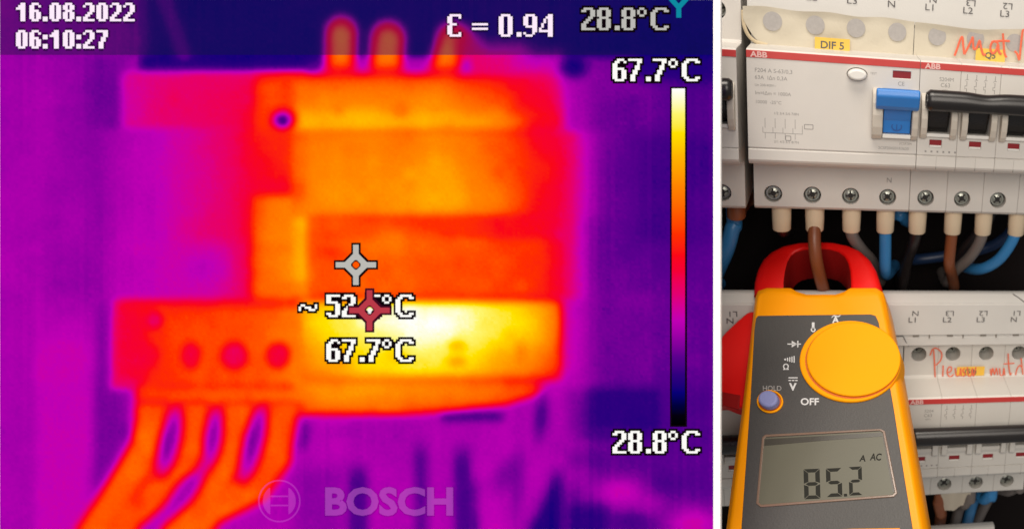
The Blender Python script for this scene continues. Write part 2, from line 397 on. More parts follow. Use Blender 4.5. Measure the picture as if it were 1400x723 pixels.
def make_rcd():
    t = thing('residual_current_breaker', 'wide pale switch block with one blue lever and a small oval test button', 'residual current device', on_board(0, 0))
    base = MB().prism(PROF, 0.12, 69.88, 'x').mesh('a')
    cut = MB()
    for k, x in enumerate((8.4, 25.6, 42.8, 59.8)): cut.cyl(x, -65.4, 3.9, -30, -15, 28); cut.cyl(x, 11, 3.9, -30, -15, 28)
    cut.box(54.8, 67.0, -31.8, -12.5, -8, 5).box(58.6, 66.2, -7.9, -4.9, -1.5, 2).prism([(43.9 + 4.2 * math.cos(2 * PI * i / 28), -7.3 + 2.65 * math.sin(2 * PI * i / 28)) for i in range(28)], -2, 2)
    body = link('body', boolean(base, cut.mesh('b'), M['shell']), t); bevel(body, 0.25, 1, 50)
    for k, x in enumerate((8.4, 25.6, 42.8, 59.8)): screw(t, x, -65.4, -23.8, (0.25, 0.35, 0.1, 0.8)[k]); screw(t, x, 11, -26, 0.3)
    part('red_stripe', MB().box(0.12, 69.88, -3.4, -0.5, -0.3, 0.22), M['red'], t, 0.1, 1)
    text('stripe_logo', 'ABB', 3.1, 5.0, -3.1, 0.23, M['logo'], t, bold=0.10, sx=1.15)
    join_text('printed_text', [('F204 A S-63/0,3', 2.3, 3.2, -9.0, .02, dict(align='LEFT')), ('63A  I\u0394n 0,3A', 2.2, 3.2, -11.8, .02, dict(align='LEFT')), ('Un 230/400V~', 1.4, 3.2, -14.6, .02, dict(align='LEFT')),
                               ('Im=I\u0394m = 1000A', 2.0, 3.2, -18.0, .02, dict(align='LEFT')), ('10000  -25\u00b0C', 1.9, 3.2, -21.6, .02, dict(align='LEFT')),
                               ('1/2 3/4 5/6 7/8N', 1.5, 15.5, -25.8, .02), ('2/1 4/3 6/5 8/7N', 1.5, 15.5, -37.6, .02),
                               ('TEST', 1.3, 50.6, -7.0, .02), ('CE', 2.4, 62.2, -10.9, .02), ('2CSF204', 1.5, 65.0, -36.0, .02), ('2CSF204201R3630', 1.7, 60, -38.3, .02)], M['faint'], t)
    d = MB()
    for x in (7, 11, 15, 19): d.box(x - .1, x + .1, -36, -33.5, 0, .03).box(x - .1, x + .1, -31.5, -27.5, 0, .03).box(x - 1.0, x - .8, -33.4, -31.2, 0, .03)
    d.box(6, 22, -33.6, -33.4, 0, .032).box(21.8, 22, -33.6, -30, 0, .03).ring(rrect(22.6, 26.4, -31.4, -29.2, .4), rrect(22.9, 26.1, -31.1, -29.5, .3), 0, .03)
    d.ring(rrect(15, 17.4, -36.6, -34.4, .4), rrect(15.3, 17.1, -36.3, -34.7, .3), 0, .03)
    part('wiring_diagram', d, M['faint'], t)
    part('flag_window', MB().box(58.65, 66.15, -7.85, -4.95, -1.45, -0.35), M['window'], t)
    tb = part('test_button', MB().prism([(43.9 + 3.9 * math.cos(a), -7.3 + 2.35 * math.sin(a)) for a in [2 * PI * i / 28 for i in range(28)]], -1.9, 3.2), M['white'], t, 0.9, 3, sm=True)
    part('button_recess', MB().cyl(43.9, -7.3, 2.5, -1.95, -1.85), M['void'], tb)
    arc = [(-34.0, -0.3), (-33.6, 1.8), (-31.5, 3.6), (-28, 4.8), (-23, 5.4), (-18, 5.0), (-14.6, 3.4), (-12.8, 1.2), (-12.2, -0.3)]
    for a, b in ((50.4, 54.8), (67.0, 69.8)): part('lever_guard', MB().prism(arc, a, b, 'x'), M['cheek'], t, 0.6, 2)
    part('lever_well', MB().box(54.85, 66.95, -31.7, -12.6, -7.95, -7.2), M['void'], t)
    part('lever_sill', MB().box(54.9, 66.9, -32.9, -31.2, -1, 3.0), M['white'], t, 0.2)
    lv = thing('lever', '', '', Matrix()); del lv['label'], lv['category']; bpy.data.objects.remove(lv)
    L = MB().prism([(-31.1, -7.0), (-31.0, 1.0), (-25.5, 2.0), (-24.6, 2.6), (-19.5, 5.6), (-13.2, 3.0), (-13.2, -7.0)], 55.1, 66.7, 'x')
    lo = part('lever', L, M['blue'], t, 0.35, 2)
    part('lever_bar', MB().prism([(-20.6, 4.6), (-20.0, 7.4), (-18.5, 9.0), (-14.2, 10.8), (-11.7, 10.2), (-11.2, 8.4), (-13.4, 4.6)], 51.6, 69.5, 'x'), M['blue'], lo, 0.7, 3)
    em = [(60.9 + 2.3 * math.cos(a), -28.0 + 2.0 * math.sin(a)) for a in [2 * PI * i / 28 for i in range(28)]]
    ei = [(60.9 + 1.8 * math.cos(a), -28.0 + 1.5 * math.sin(a)) for a in [2 * PI * i / 28 for i in range(28)]]
    e = part('lever_emblem', MB().ring(em, ei, 0, .05).box(60.7, 61.1, -29.4, -26.6, 0, .06), M['blue_dark'], lo)
    e.data.transform(Matrix.Translation((0, 0, 1.65 * S)) @ Matrix.Shear('XY', 4, (0, 0)))
    text('terminal_letter', 'N', 3.4, 60.2, -58.2, -21.45, M['faint'], t)
    for nm, x in (('body_seam', 0.2),): pass
    return t
make_rcd()
upR = make_breaker('upper breaker right of the blue lever, its black tie bar raised', True, 'S204M', mw=on_board(70.0, 0))
upL = make_breaker('upper breaker cut off by the white frame, left of the dark gap', True, 'S204M', mw=on_board(-73.6, -0.4))
LV = -161.2
loR = make_breaker('lower breaker right of the yellow meter with red handwriting on its top', False, 'S204', True, on_board(70.9, LV, -2.5))
for u, lb in ((0.5, 'lower breaker hidden behind the yellow meter'), (-70.1, 'lower breaker just left of the meter, below its red trigger')):
    c = copy_tree(loR); c.matrix_world = on_board(u, LV, -2.5); c['label'] = lb

# ------------------------------------------------------------------ terminal covers with pole markings
def make_cover(label, v0, u0, u1, us, words_lo, words_hi, mw, first=True, chips=True):
    t = thing('terminal_cover', label, 'terminal cover', mw, 'white terminal covers above the breakers')
    # profile in (v, w), v measured from the top edge of the cover
    pr = [(-3.6, -31), (-2.8, -29.5), (-2.6, -27), (-2.9, -25.6), (-6.1, -20.6), (-6.3, -20.9), (-6.7, -20.4), (-22.6, -19.4), (-23.0, -20.6), (-23.8, -20.6), (-24.2, -20.0), (-28.6, -20.0), (-29.4, -21.6), (-29.4, -24.5), (-24, -31)]
    part('cover_shell', MB().prism(pr, u0, u1, 'x'), M['cover'], t, 0.15, 1)
    lo = [(w, 3.9, x, -15.8, -19.55, dict(sx=1.25)) for w, x in zip(words_lo, us)]
    hi = [(w, 3.9, x + 1.2, -9.9, -19.95, dict(sx=1.25, rz=PI)) for w, x in zip(words_hi, us)]
    join_text('pole_marking', lo, M['ink'], t)
    join_text('inverted_pole_marking', hi, M['ink'], t)
    if chips:
        k = MB()
        for x in us: k.box(x + 0.5, x + 3.5, -23.7, -22.8, -20.55, -19.7).box(x + 8.4, x + 9.0, -24.6, -22.6, -20.4, -19.6)
        part('latch_slot', k, M['groove'], t)
    return t
US = [-87.5 + 17.5 * i - 0.5 for i in range(14)]
def words(start, n):
    cyc = ['L1', 'L2', 'L3', 'N']; return [cyc[(start + i) % 4] for i in range(n)]
us_low = [74.0 + 17.1 * i for i in range(-9, 4)]
lowW = words(-9, 13); hiW = ['N' if w == 'L1' else {'L2': 'L3', 'L3': 'L2', 'N': 'L1'}[w] for w in lowW]
cv = make_cover('white terminal cover marked L1 L2 L3 beside the top of the yellow meter', 0, -84, 142, us_low, lowW, hiW, on_board(0, -112.3, 0))
g = MB().tube([(125.0, -2.8, -25.4), (127.5, -4.0, -23.6), (131.2, -6.0, -20.2)], 0.25, 6); g2 = MB().tube([(62, -23.3, -19.9), (69.6, -23.3, -19.9), (70.2, -24.5, -19.6), (72.6, -29.2, -20.6)], 0.22, 6)
part('cover_seam', g, M['ink'], cv); part('cover_seam', g2, M['ink'], cv)
us_up = [25.0 + 16.7 * i for i in range(-6, 7)]
upW = ['L3', 'N', 'L1', 'L2', 'L3', 'L1', 'L2', 'L3', 'N', 'L1', 'L2', 'L3', 'N']
uphi = ['L2', 'L1', 'N', 'L3', 'L2', 'N', 'L3', 'L2', 'L1', 'N', 'L3', 'L2', 'L1']
make_cover('white terminal cover along the top edge of the photo, above the cream tape', 0, -1.0, 142, us_up[2:], upW[2:], uphi[2:], on_board(0, 35.6, -0.5), chips=False)
make_cover('white terminal cover at the bottom edge, below the dark gap with loose wires', 0, -84, 127, us_low[:11], lowW[:11], hiW[:11], on_board(0, -255.6, -2))
part('shoulder_block', MB().box(-73.4, -3.8, 21.6, 40, -60, -22.4), M['cover'], upL, 0.4)

# ------------------------------------------------------------------ tape, stickers, handwriting
def sheet(u0, u1, v0, v1, wf, m, nu=60, nv=12, th=0.18, edge=None):
    vs = []; fs = []
    for s_ in (0, 1):
        for j in range(nv + 1):
            for i in range(nu + 1):
                u = u0 + (u1 - u0) * i / nu; a = j / nv
                lo, hi = (v0(u), v1(u))
                v = lo + (hi - lo) * a
                vs.append((u, v, wf(u, v) + th * s_))
    k = (nu + 1) * (nv + 1)
    for s_ in (0, 1):
        for j in range(nv):
            for i in range(nu):
                a = s_ * k + j * (nu + 1) + i; fs.append((a, a + 1, a + nu + 2, a + nu + 1))
    for i in range(nu):
        fs.append((i, i + 1, k + i + 1, k + i)); b = nv * (nu + 1) + i; fs.append((b, b + 1, k + b + 1, k + b))
    for j in range(nv):
        a = j * (nu + 1); fs.append((a, a + nu + 1, k + a + nu + 1, k + a)); a += nu; fs.append((a, a + nu + 1, k + a + nu + 1, k + a))
    return MB().add(vs, fs)
def tape_w(u, v):
    w = -19.0 + 0.25 * math.sin(u * 0.33) * math.sin(v * 0.4 + 1)
    if u < 4: w += 0.25 * (4 - u) ** 1.25
    if v > 13: w += (v - 13) * 0.35 * (0.4 + 0.6 * math.sin(u * 0.05) ** 2)
    return w
tp = thing('paper_tape', 'cream paper tape with round grey spots stuck over the top screws', 'tape', on_board(0, 0))
part('tape_strip', sheet(-2.4, 68.4, lambda u: -0.4 + (2.0 + 9.0 * ((3.5 - u) / 6) ** 1.4 if u < 3.5 else 2.0 * math.exp(-(u - 3.5) / 5)), lambda u: 15.6 + 0.35 * math.sin(u * .25) - 0.01 * u, tape_w, M['tape']), M['tape'], tp, sm=True)
part('tape_strip', sheet(68.7, 132, lambda u: -0.2 + 0.2 * math.sin(u), lambda u: 14.6 - 1.6 * math.exp(-((u - 96) / 16) ** 2) + 0.02 * (u - 68), lambda u, v: -19.0 + 0.2 * math.sin(u * 0.4) + (max(0, v - 11) * 0.42) * math.exp(-((u - 85) / 22) ** 2), M['tape']), M['tape'], tp, sm=True)
fold = [(-2.4, 13.8, -17.4), (-2.1, 8, -17.0), (-0.4, 3.6, -17.6), (2.6, 1.2, -18.2), (7, 0.3, -18.6)]
part('curled_edge', MB().tube(catmull(fold, 6), 0.75, 10, flat=0.35), M['tape_edge'], tp, sm=True)
for x, y in ((9.2, 10.1), (26.6, 9.9), (43.6, 10.0), (61.2, 9.7), (78.7, 9.2), (95.8, 9.4), (113.7, 9.1), (130, 9)):
    part('grey_spot', MB().cyl(x, y, 3.9, tape_w(30, 9) - 0.2, -18.42, 32), M['spot'], tp)
def sticker(label, u0, u1, v0, v1, w, rz, words, size, m, mi):
    t = tag(link('sticker', sheet(-(u1 - u0) / 2, (u1 - u0) / 2, lambda u: -(v1 - v0) / 2, lambda u: (v1 - v0) / 2, lambda u, v: 0.0 + 0.12 * (u / 6) ** 2, m, 12, 3, 0.15).mesh('sticker', m), None,
                 on_board((u0 + u1) / 2, (v0 + v1) / 2, w, rz)), label, 'sticker', 'small yellow stickers')
    text('lettering', words, size, 0, -size * 0.36, 0.22, mi, t, bold=0.08, sx=1.05)
    return t
BRI = BR.transposed(); CAMI = CAMW.transposed()
def pix(px, py, w):
    """where the line of sight through a photo pixel meets the board plane at height w"""
    d = BRI @ (CAMW @ Vector(((px - CX) / FPX, -(py - CY) / FPX, -1.0)))
    o = BRI @ (-BT / S)
    k = (w - o.z) / d.z
    return (o.x + d.x * k, o.y + d.y * k, w)
def at_px(x, y, w): return pix(x, y, w)[:2]
for lb, px_, py_, w_, du, dv, wd, sz, m_ in (('yellow sticker printed DIF 5 above the red stripe', 1138, 62, -16.2, 14.6, 5.8, 'DIF 5', 4.3, 'sticker'),
        ('yellow sticker half covered by red handwriting at the upper right', 1354, 76, -16.2, 13.4, 5.6, 'Q5', 3.6, 'sticker'),
        ('amber sticker crossed by red handwriting on the lower breaker', 1327, 507, -23.4, 14.6, 5.2, '(50)', 3.8, 'sticker_low')):
    cu_, cv_ = at_px(px_, py_, w_)
    sticker(lb, cu_ - du / 2, cu_ + du / 2, cv_ - dv / 2, cv_ + dv / 2, w_, 0, wd, sz, M[m_], M['ink'])
def writing(name, strokes, ox, oy, sc, w, parent, r=0.42):
    mb = MB()
    for st in strokes:
        p = [pix(ox + x / sc, oy + y / sc, w) for x, y in st]
        mb.tube(catmull(p, 5), r, 8, flat=0.10)
    o = link(name, mb.mesh(name, M['marker']), parent)
    if parent is not None: o.matrix_world = on_board(0, 0)
    return o
wr1 = [[(502, 308), (515, 275), (532, 225), (545, 205), (550, 250), (556, 300)], [(556, 300), (575, 265), (596, 222), (602, 208), (606, 260), (612, 272), (625, 262), (640, 225), (648, 262), (660, 300), (675, 300)],
       [(742, 240), (720, 228), (703, 245), (700, 275), (712, 295), (730, 280), (742, 245), (746, 285), (760, 300)], [(768, 185), (772, 240), (776, 290), (788, 318)], [(705, 232), (760, 226), (806, 228)],
       [(832, 282), (848, 300), (858, 330), (866, 260), (876, 175), (884, 168)]]
writing('handwriting', wr1, 1180, 0, 4.018, -15.75, tp, 0.5)
wr2 = [[(388, 555), (392, 620), (396, 705)], [(368, 585), (384, 550), (408, 548), (432, 575), (426, 612), (398, 640)], [(440, 640), (438, 700)],
       [(462, 680), (482, 672), (486, 652), (470, 650), (462, 680), (476, 702), (498, 690)], [(506, 655), (512, 695), (530, 690), (536, 655), (540, 700)], [(560, 655), (548, 668), (562, 690), (548, 702)],
       [(572, 650), (580, 700), (596, 690), (600, 655), (606, 700), (620, 650)],
       [(700, 660), (704, 695), (712, 655), (722, 690), (732, 655), (740, 692)], [(750, 655), (754, 692), (768, 690), (774, 655), (778, 695)], [(797, 575), (800, 640), (808, 690), (816, 680)], [(772, 632), (832, 628)],
       [(838, 692), (846, 660), (860, 640), (872, 650)], [(868, 600), (878, 690)]]
wo = writing('handwriting', wr2, 1180, 340, 4.018, -23.0, loR, 0.34)

# ------------------------------------------------------------------ wires and their caps
def wire(label, col, x, y0, w0, path, r=2.95, cap=True, group='insulated wires under the upper breakers', capH=12.2, capcol=None):
    """path: points (u, v, w) after leaving the cap; x, y0 the terminal exit"""
    t = thing('wire', label, 'wire', on_board(x, y0, w0), group)
    P = [(0, 2, 0), (0, -capH * 0.6, 0)] + [(a - x, b - y0, c - w0) for a, b, c in path + ([] if path[-1][2] < -87 else [(path[-1][0] + 1, path[-1][1] - 4, -89.5)])]
    part('insulation', MB().tube(catmull(P, 7), r, 16), M[col], t, sm=True)
    if cap:
        cb = MB()
        n = 24
        prof = [(4.3, 1.5), (4.4, -1.5), (4.35, -capH * .45), (4.15, -capH + 0.8), (3.6, -capH), (r + 0.05, -capH)]
        vs = []; fs = []
        for rr_, yy in prof:
            for j in range(n):
                a = 2 * PI * j / n; vs.append((rr_ * math.cos(a), yy, rr_ * 0.9 * math.sin(a)))
        for i in range(len(prof) - 1):
            for j in range(n): fs.append((i * n + j, i * n + (j + 1) % n, (i + 1) * n + (j + 1) % n, (i + 1) * n + j))
        fs.append(tuple(range(n)))
        cb.add(vs, fs)
        part('insulating_cap', cb, M['cap'], t, sm=True)
    return t
VB = -72.5; WZ = -29.0
wire('dark brown wire under the first screw, beside the gap', 'w_dark', 11.6, VB, WZ, [(11.6, -87, -36), (12.0, -92, -52), (12.5, -98, -76)])
wire('brown wire passing down through the red clamp jaws', 'w_brown', 26.6, VB, WZ, [(26.6, -88, -25), (27.4, -97, -24.0), (29.4, -108, -27), (31.2, -118, -33), (33, -140, -46)], r=3.0)
wire('grey wire leaning right behind the red jaw', 'w_grey', 43.6, VB, WZ, [(44.2, -87, -30), (49, -96, -36), (55, -106, -46), (60, -122, -60)])
wire('light blue wire straight down to the right of the red jaw', 'w_blue', 59.6, VB, WZ, [(60.0, -90, -30), (60.6, -104, -33), (62, -112, -44), (66, -117, -64), (69, -120, -82)])
wire('black wire under the cap right of the light blue wire', 'w_dark', 75.0, VB, WZ, [(74.2, -90, -32), (72.5, -104, -44), (72, -125, -60)])
wire('brown wire right of the black wire, hanging straight down', 'w_brown', 92.4, VB, WZ, [(92.4, -90, -31), (92.6, -102, -34), (96, -112, -44), (100, -125, -60)])
wire('grey wire between the brown wire and the bright blue wire', 'w_grey', 107.6, VB, WZ, [(107.0, -88, -30), (103.5, -99, -36), (98, -110, -46), (96, -122, -60)])
wire('bright blue wire curving down and left at the far right', 'w_blue', 124.6, VB, WZ, [(123.0, -88, -29), (117.5, -99, -32), (110, -107, -40), (104, -112, -58), (100, -115, -80)])
wire('short brown wire under the cut off left breaker', 'w_brown', -9.0, VB, -34, [(-9.2, -76, -36), (-9.4, -79, -44), (-9.6, -82, -64), (-9.8, -84, -86)], r=4.2, cap=False)
wire('blue wire at the left under the cut off breaker', 'w_blue', -10.5, VB - 6, -38, [(-11.0, -86, -36), (-14.0, -97, -36), (-20, -112, -44), (-26, -130, -60)], r=3.6, cap=False)
wire('blue wire end showing between two caps, behind them', 'w_blue', 67.0, VB, -42, [(68.6, -79, -42), (71, -84, -48), (74, -90, -66), (75, -96, -88)], cap=False, r=3.0)
wire('dark blue wire low in the gap, beside the bright blue wire', 'w_navy', 137, VB, -60, [(134, -88, -64), (126, -100, -68), (112, -108, -72), (80, -114, -74)], cap=False, r=3)
wire('dark wire crossing low behind the grey wire', 'w_dark', 116, VB, -55, [(114, -88, -58), (104, -104, -62), (98, -125, -70)], cap=False, r=3.4)
VL = LV - 72.5
G2 = 'short wires under the lower breakers'
wire('brown wire under the lower breaker, beside the meter', 'w_brown', 95.0, VL, -31, [(94.6, -243, -31), (96.5, -251, -33), (98, -262, -42), (99, -300, -60)], cap=False, group=G2, r=3.3)
wire('grey wire under the second lower screw', 'w_grey', 112.0, VL, -30, [(111.6, -241, -31), (110.0, -247, -34), (109, -256, -44), (108, -300, -64)], cap=False, group=G2, r=3.2)
wire('blue wire under the lower breaker between two dark gaps', 'w_blue', 124.5, VL, -31, [(123.8, -239, -31), (121.6, -245, -35), (118, -252, -46), (116, -300, -66)], cap=False, group=G2, r=3.3)
wire('dark grey wire at the lower right corner', 'w_grey', 142.5, VL, -38, [(141.5, -241, -40), (138, -248, -46), (132, -256, -58), (126, -290, -74)], cap=False, group=G2, r=3.4)
cl = sheet(95.0, 111.5, lambda u: -246.5 + 3.2 * abs((u - 103) / 8) ** 1.5 * (1 if u > 101 else -0.4) + 0.5 * math.sin(u * .9), lambda u: -232.0, lambda u, v: -26.0 - 0.25 * (-232 - v) + 1.1 * math.sin(u * 0.45), M['cloth'], 24, 8, 0.3)
tag(smooth(link('paper_scrap', cl.mesh('paper_scrap', M['cloth']), None, on_board(0, 0))), 'torn cream paper scrap hanging over the wires under the lower breaker', 'paper')

# ------------------------------------------------------------------ clamp meter
# its front plane leans back 38 degrees; a right, b up along the meter, c out of its face
TH = math.radians(36)
roll = math.radians(0.0)
cen = CAMW @ (Vector(((1164 - CX) / FPX, -(494 - CY) / FPX, -1.0)) * 346.0)
yaw = math.radians(-5.0)
MR = CAMW @ (Matrix.Rotation(yaw, 3, 'Y') @ Matrix.Rotation(-TH, 3, 'X') @ Matrix.Rotation(math.radians(2.0), 3, 'Z'))
METER = Matrix.Translation(cen * S) @ MR.to_4x4()
MRI = MR.transposed()
def mp(px, py, c=0.0):
    d = MRI @ (CAMW @ Vector(((px - CX) / FPX, -(py - CY) / FPX, -1.0)))
    o = MRI @ (-cen)
    k = (c - o.z) / d.z
    return (o.x + d.x * k, o.y + d.y * k)
meter = thing('clamp_meter', 'orange yellow clamp meter with red jaws, big dial and display reading 85.2', 'clamp meter', METER)
# main shell
out = [(1029, 402), (1033, 392), (1045, 388), (1078, 388), (1087, 393), (1100, 397), (1140, 397), (1152, 393), (1160, 388), (1196, 388), (1206, 394), (1210, 410), (1216, 440), (1224, 480), (1238, 560), (1252, 640), (1266, 722), (1280, 800), (975, 800), (988, 722), (997, 650), (1010, 560), (1020, 480)]
inn = [(1034, 404), (1037, 399), (1047, 396), (1078, 396), (1088, 400), (1100, 402.5), (1140, 402.5), (1152, 400), (1161, 396), (1193, 396), (1200, 400), (1204, 412), (1210, 440), (1217, 480), (1230, 560), (1244, 640), (1258, 722), (1272, 800), (983, 800), (995, 722), (1004, 650), (1016, 560), (1025, 480)]
O = [mp(*p) for p in out]; I = [mp(x, y, 2.0) for x, y in inn]
sh = MB()
n = len(O)
cx_, cy_ = 0, -20
lay = [([(x * .93 , y if i not in range(0, 12) else y - 1.0) for i, (x, y) in enumerate(O)], -26), (O, -18), (O, -3.0), (I, 0.0)]
vs = []; fs = []
for poly, c in lay: vs += [(x, y, c) for x, y in poly]
for k in range(3):
    for i in range(n): fs.append((k * n + i, k * n + (i + 1) % n, (k + 1) * n + (i + 1) % n, (k + 1) * n + i))
fs += [tuple(range(n))[::-1], tuple(3 * n + i for i in range(n))]
sh.add(vs, fs)
part('meter_shell', sh, M['yellow'], meter, 1.6, 3, sm=True)
# charcoal face, set into the shell
fo = [(1036, 431), (1190, 429), (1197, 431), (1201, 440), (1210, 490), (1222, 560), (1236, 650), (1248, 724), (1259, 790), (1003, 790), (1013, 724), (1021, 610), (1026, 540), (1031, 450), (1033, 435)]
F_ = [mp(x, y, 0.5) for x, y in fo]
part('face_panel', MB().prism(F_, -0.6, 0.35), M['face'], meter, 0.25, 2)
part('lower_band', MB().prism([mp(x, y, .8) for x, y in ((1165, 721.8), (1230, 720.8), (1236, 760), (1130, 760), (1130, 723.5))], 0.2, 0.6), M['yellow'], meter, 0.2)
# dial
def ell(cx, cy, rx, ry, c, n=56, a0=0):
    return [mp(cx + rx * math.cos(2 * PI * i / n), cy - ry * math.sin(2 * PI * i / n), c) for i in range(n)]
dl = MB(); e1 = ell(1162.5, 494, 69.5, 55.5, 1.0); e2 = ell(1165, 492, 66, 52.5, 4.0)
dl.frust(e1, e1, -8, 1.6)
d1 = part('dial', dl, M['yellow2'], meter, 0.7, 3, sm=True)
part('dial_groove', MB().frust(ell(1166, 493, 65.2, 51.8, 1.7), ell(1166, 493, 65.2, 51.8, 1.7), 1.5, 1.75), M['dialgap'], d1)
part('dial_cap', MB().frust(ell(1167.0, 491.2, 64.6, 51.0, 1.8), ell(1167.0, 491.2, 64.0, 50.4, 2.6), 1.6, 2.9), M['yellow2'], d1, 0.6, 3, sm=True)
# symbols round the dial
def mtext(name, word, cap, px, py, m, bold=0.0, sx=1.0):
    """print on the face: capital height, place of the baseline's middle and widths in photo pixels, laid on the face plane"""
    o = text(name, word, 1.0 / S / 0.70, 0, 0, 0, m, meter, bold=bold / S, sx=sx, depth=0.0)
    for v in o.data.vertices:
        x, y = mp(px + v.co.x * cap, py - v.co.y * cap, 0.4); v.co = (x * S, y * S, 0.40 * S)
    return o
def mshape(name, polys, m=None, parent=None, c0=0.34, c1=0.41):
    mb = MB()
    for pl in polys: mb.prism([mp(x, y, 0.4) for x, y in pl], c0, c1)
    return part(name, mb, m or M['print_'], parent or meter)
mtext('printed_word', 'OFF', 9.0, 1107, 553, M['print_'], 0.035, 1.12)
mtext('printed_word', 'HOLD', 6.6, 1055.5, 533.6, M['print2'], 0.015, 1.0)
mtext('volt_symbol', 'V', 9.4, 1084, 533, M['print_'], 0.06, 1.05)
mtext('ampere_symbol', 'A', 8.4, 1142.5, 441.0, M['print_'], 0.05, 1.05)
mtext('ohm_symbol', '\u03a9', 7.6, 1074.5, 505, M['print_'], 0.03, 1.05)
R4 = lambda x0, x1, y0, y1: [(x0, y0), (x1, y0), (x1, y1), (x0, y1)]
mshape('voltage_bars', [R4(1078, 1090.5, 515.4, 516.8), R4(1078, 1081.4, 519, 520.4), R4(1082.6, 1086, 519, 520.4), R4(1087.2, 1090.5, 519, 520.4)])
mshape('ampere_wave', [[(1137, 433), (1140, 430.6), (1143, 431.2), (1146, 432), (1149, 430.2), (1149, 431.6), (1146, 433.4), (1143, 432.6), (1140, 432), (1137, 434.4)]])
mshape('diode_symbol', [R4(1076.5, 1095, 469.4, 470.8), [(1082.5, 465.6), (1090, 470), (1082.5, 474.6)], R4(1090, 1091.6, 465.6, 474.6)])
tm = mshape('thermometer_symbol', [R4(1110, 1113.6, 440.5, 450), [(1111.8 + 3.4 * math.cos(a), 450.6 + 3.2 * math.sin(a)) for a in [2 * PI * i / 16 for i in range(16)]]])
mshape('thermometer_dot', [[(1111.8 + 1.6 * math.cos(a), 450.6 + 1.6 * math.sin(a)) for a in [2 * PI * i / 12 for i in range(12)]]], M['face'], tm, 0.40, 0.44)
mshape('buzzer_symbol', [[(1072, 490.5), (1074.6, 489.6), (1074.6, 492.6), (1072, 491.8)], R4(1076, 1077.5, 488.8, 493.4), R4(1079, 1080.5, 488, 494.2), R4(1082, 1083.5, 487.2, 495), R4(1085, 1086.5, 486.4, 495.6)])
# hold button
hb = part('button_ring', MB().ring(ell(1053, 549, 18, 15.6, .6, 36), ell(1053, 549, 15.6, 13.2, .6, 36), 0.2, 1.3), M['yellow2'], meter, 0.35, 2, sm=True)
part('ring_floor', MB().frust(ell(1053, 549, 15.8, 13.4, .6, 36), ell(1053, 549, 15.8, 13.4, .6, 36), 0.25, 0.45), M['dialgap'], hb)
part('hold_button', MB().frust(ell(1053.0, 549.0, 13.8, 11.8, .8, 36), ell(1053.0, 549.0, 13.2, 11.2, .8, 36), 0.45, 4.2), M['lav'], meter, 0.9, 3, sm=True)
# display: rim, dark frame strip, glass, segments
disp = part('display_rim', MB().ring([mp(*p, .5) for p in ((1042, 598), (1046, 594), (1204, 586), (1210, 589), (1227, 674), (1222, 679), (1040, 693), (1034, 688))],
                                  [mp(*p, .5) for p in ((1045, 600), (1048, 597), (1203, 588.5), (1207, 591), (1223.5, 673), (1220, 676), (1041, 689.5), (1037.5, 686))], 0.2, 0.85), M['rim'], meter, 0.22, 2)
lc = part('lcd_glass', MB().prism([mp(*p, .4) for p in ((1044, 598), (1206, 589), (1224, 676), (1037, 690))], 0.30, 0.46), M['lcd'], meter)
part('lcd_top_frame', MB().prism([mp(*p, .5) for p in ((1045.5, 600), (1205.5, 591), (1206.8, 596), (1130, 601.5), (1045, 609))], 0.44, 0.56), M['lcd_strip'], lc)
part('lcd_side_frame', MB().prism([mp(*p, .5) for p in ((1205.8, 592), (1208.5, 592), (1224, 672), (1220.8, 672.5))], 0.44, 0.57), M['lcd_strip'], lc)
def seg7(mb, px, py, w, h, on, skx, sky, th):
    """seven segments in photo-plane millimetres; px, py is the upper left corner, skx/sky follow the display's slant"""
    def q(pts): mb.prism([mp(px + a * w + skx * b, py + b * h + sky * a, .5) for a, b in pts], 0.46, 0.50)
    t = th; u = th * w / h * 0.78
    g = 0.02
    S_ = dict(a=[(g, 0), (1 - g, 0), (1 - t, u), (t, u)], d=[(t, 1 - u), (1 - t, 1 - u), (1 - g, 1), (g, 1)],
              f=[(0, g), (t, u + g), (t, .5 - u / 2 - g), (0, .5 - g)], e=[(0, .5 + g), (t, .5 + u / 2 + g), (t, 1 - u - g), (0, 1 - g)],
              b=[(1 - t, u + g), (1, g), (1, .5 - g), (1 - t, .5 - u / 2 - g)], c=[(1 - t, .5 + u / 2 + g), (1, .5 + g), (1, 1 - g), (1 - t, 1 - u - g)],
              g=[(t * .4, .5), (t, .5 - u / 2), (1 - t, .5 - u / 2), (1 - t * .4, .5), (1 - t, .5 + u / 2), (t, .5 + u / 2)])
    for s_ in on: q(S_[s_])
for d_, px, py, wd, hh, on in (('8', 1098.5, 641, 22, 41, 'abcdefg'), ('5', 1129, 640, 21.5, 39, 'afgcd'), ('2', 1160, 638, 18, 39, 'abged')):
    m_ = MB(); seg7(m_, px, py, wd, hh, on, 1.2, -1.0, 0.28); part('lcd_digit', m_, M['seg'], lc)
dt = MB(); dt.prism([mp(*p, .5) for p in ((1153.5, 674.5), (1158, 674.2), (1158.4, 678), (1153.9, 678.3))], 0.46, 0.5); part('decimal_point', dt, M['seg'], lc)
x, y = mp(1179, 630, .5); text('lcd_unit', 'A', 3.6, x, y, 0.5, M['seg'], lc, sx=0.95, rz=-0.02, bold=0.1)
x, y = mp(1197, 628.6, .5); text('lcd_unit', 'AC', 4.0, x, y, 0.5, M['seg'], lc, sx=0.8, rz=-0.02, bold=0.1)
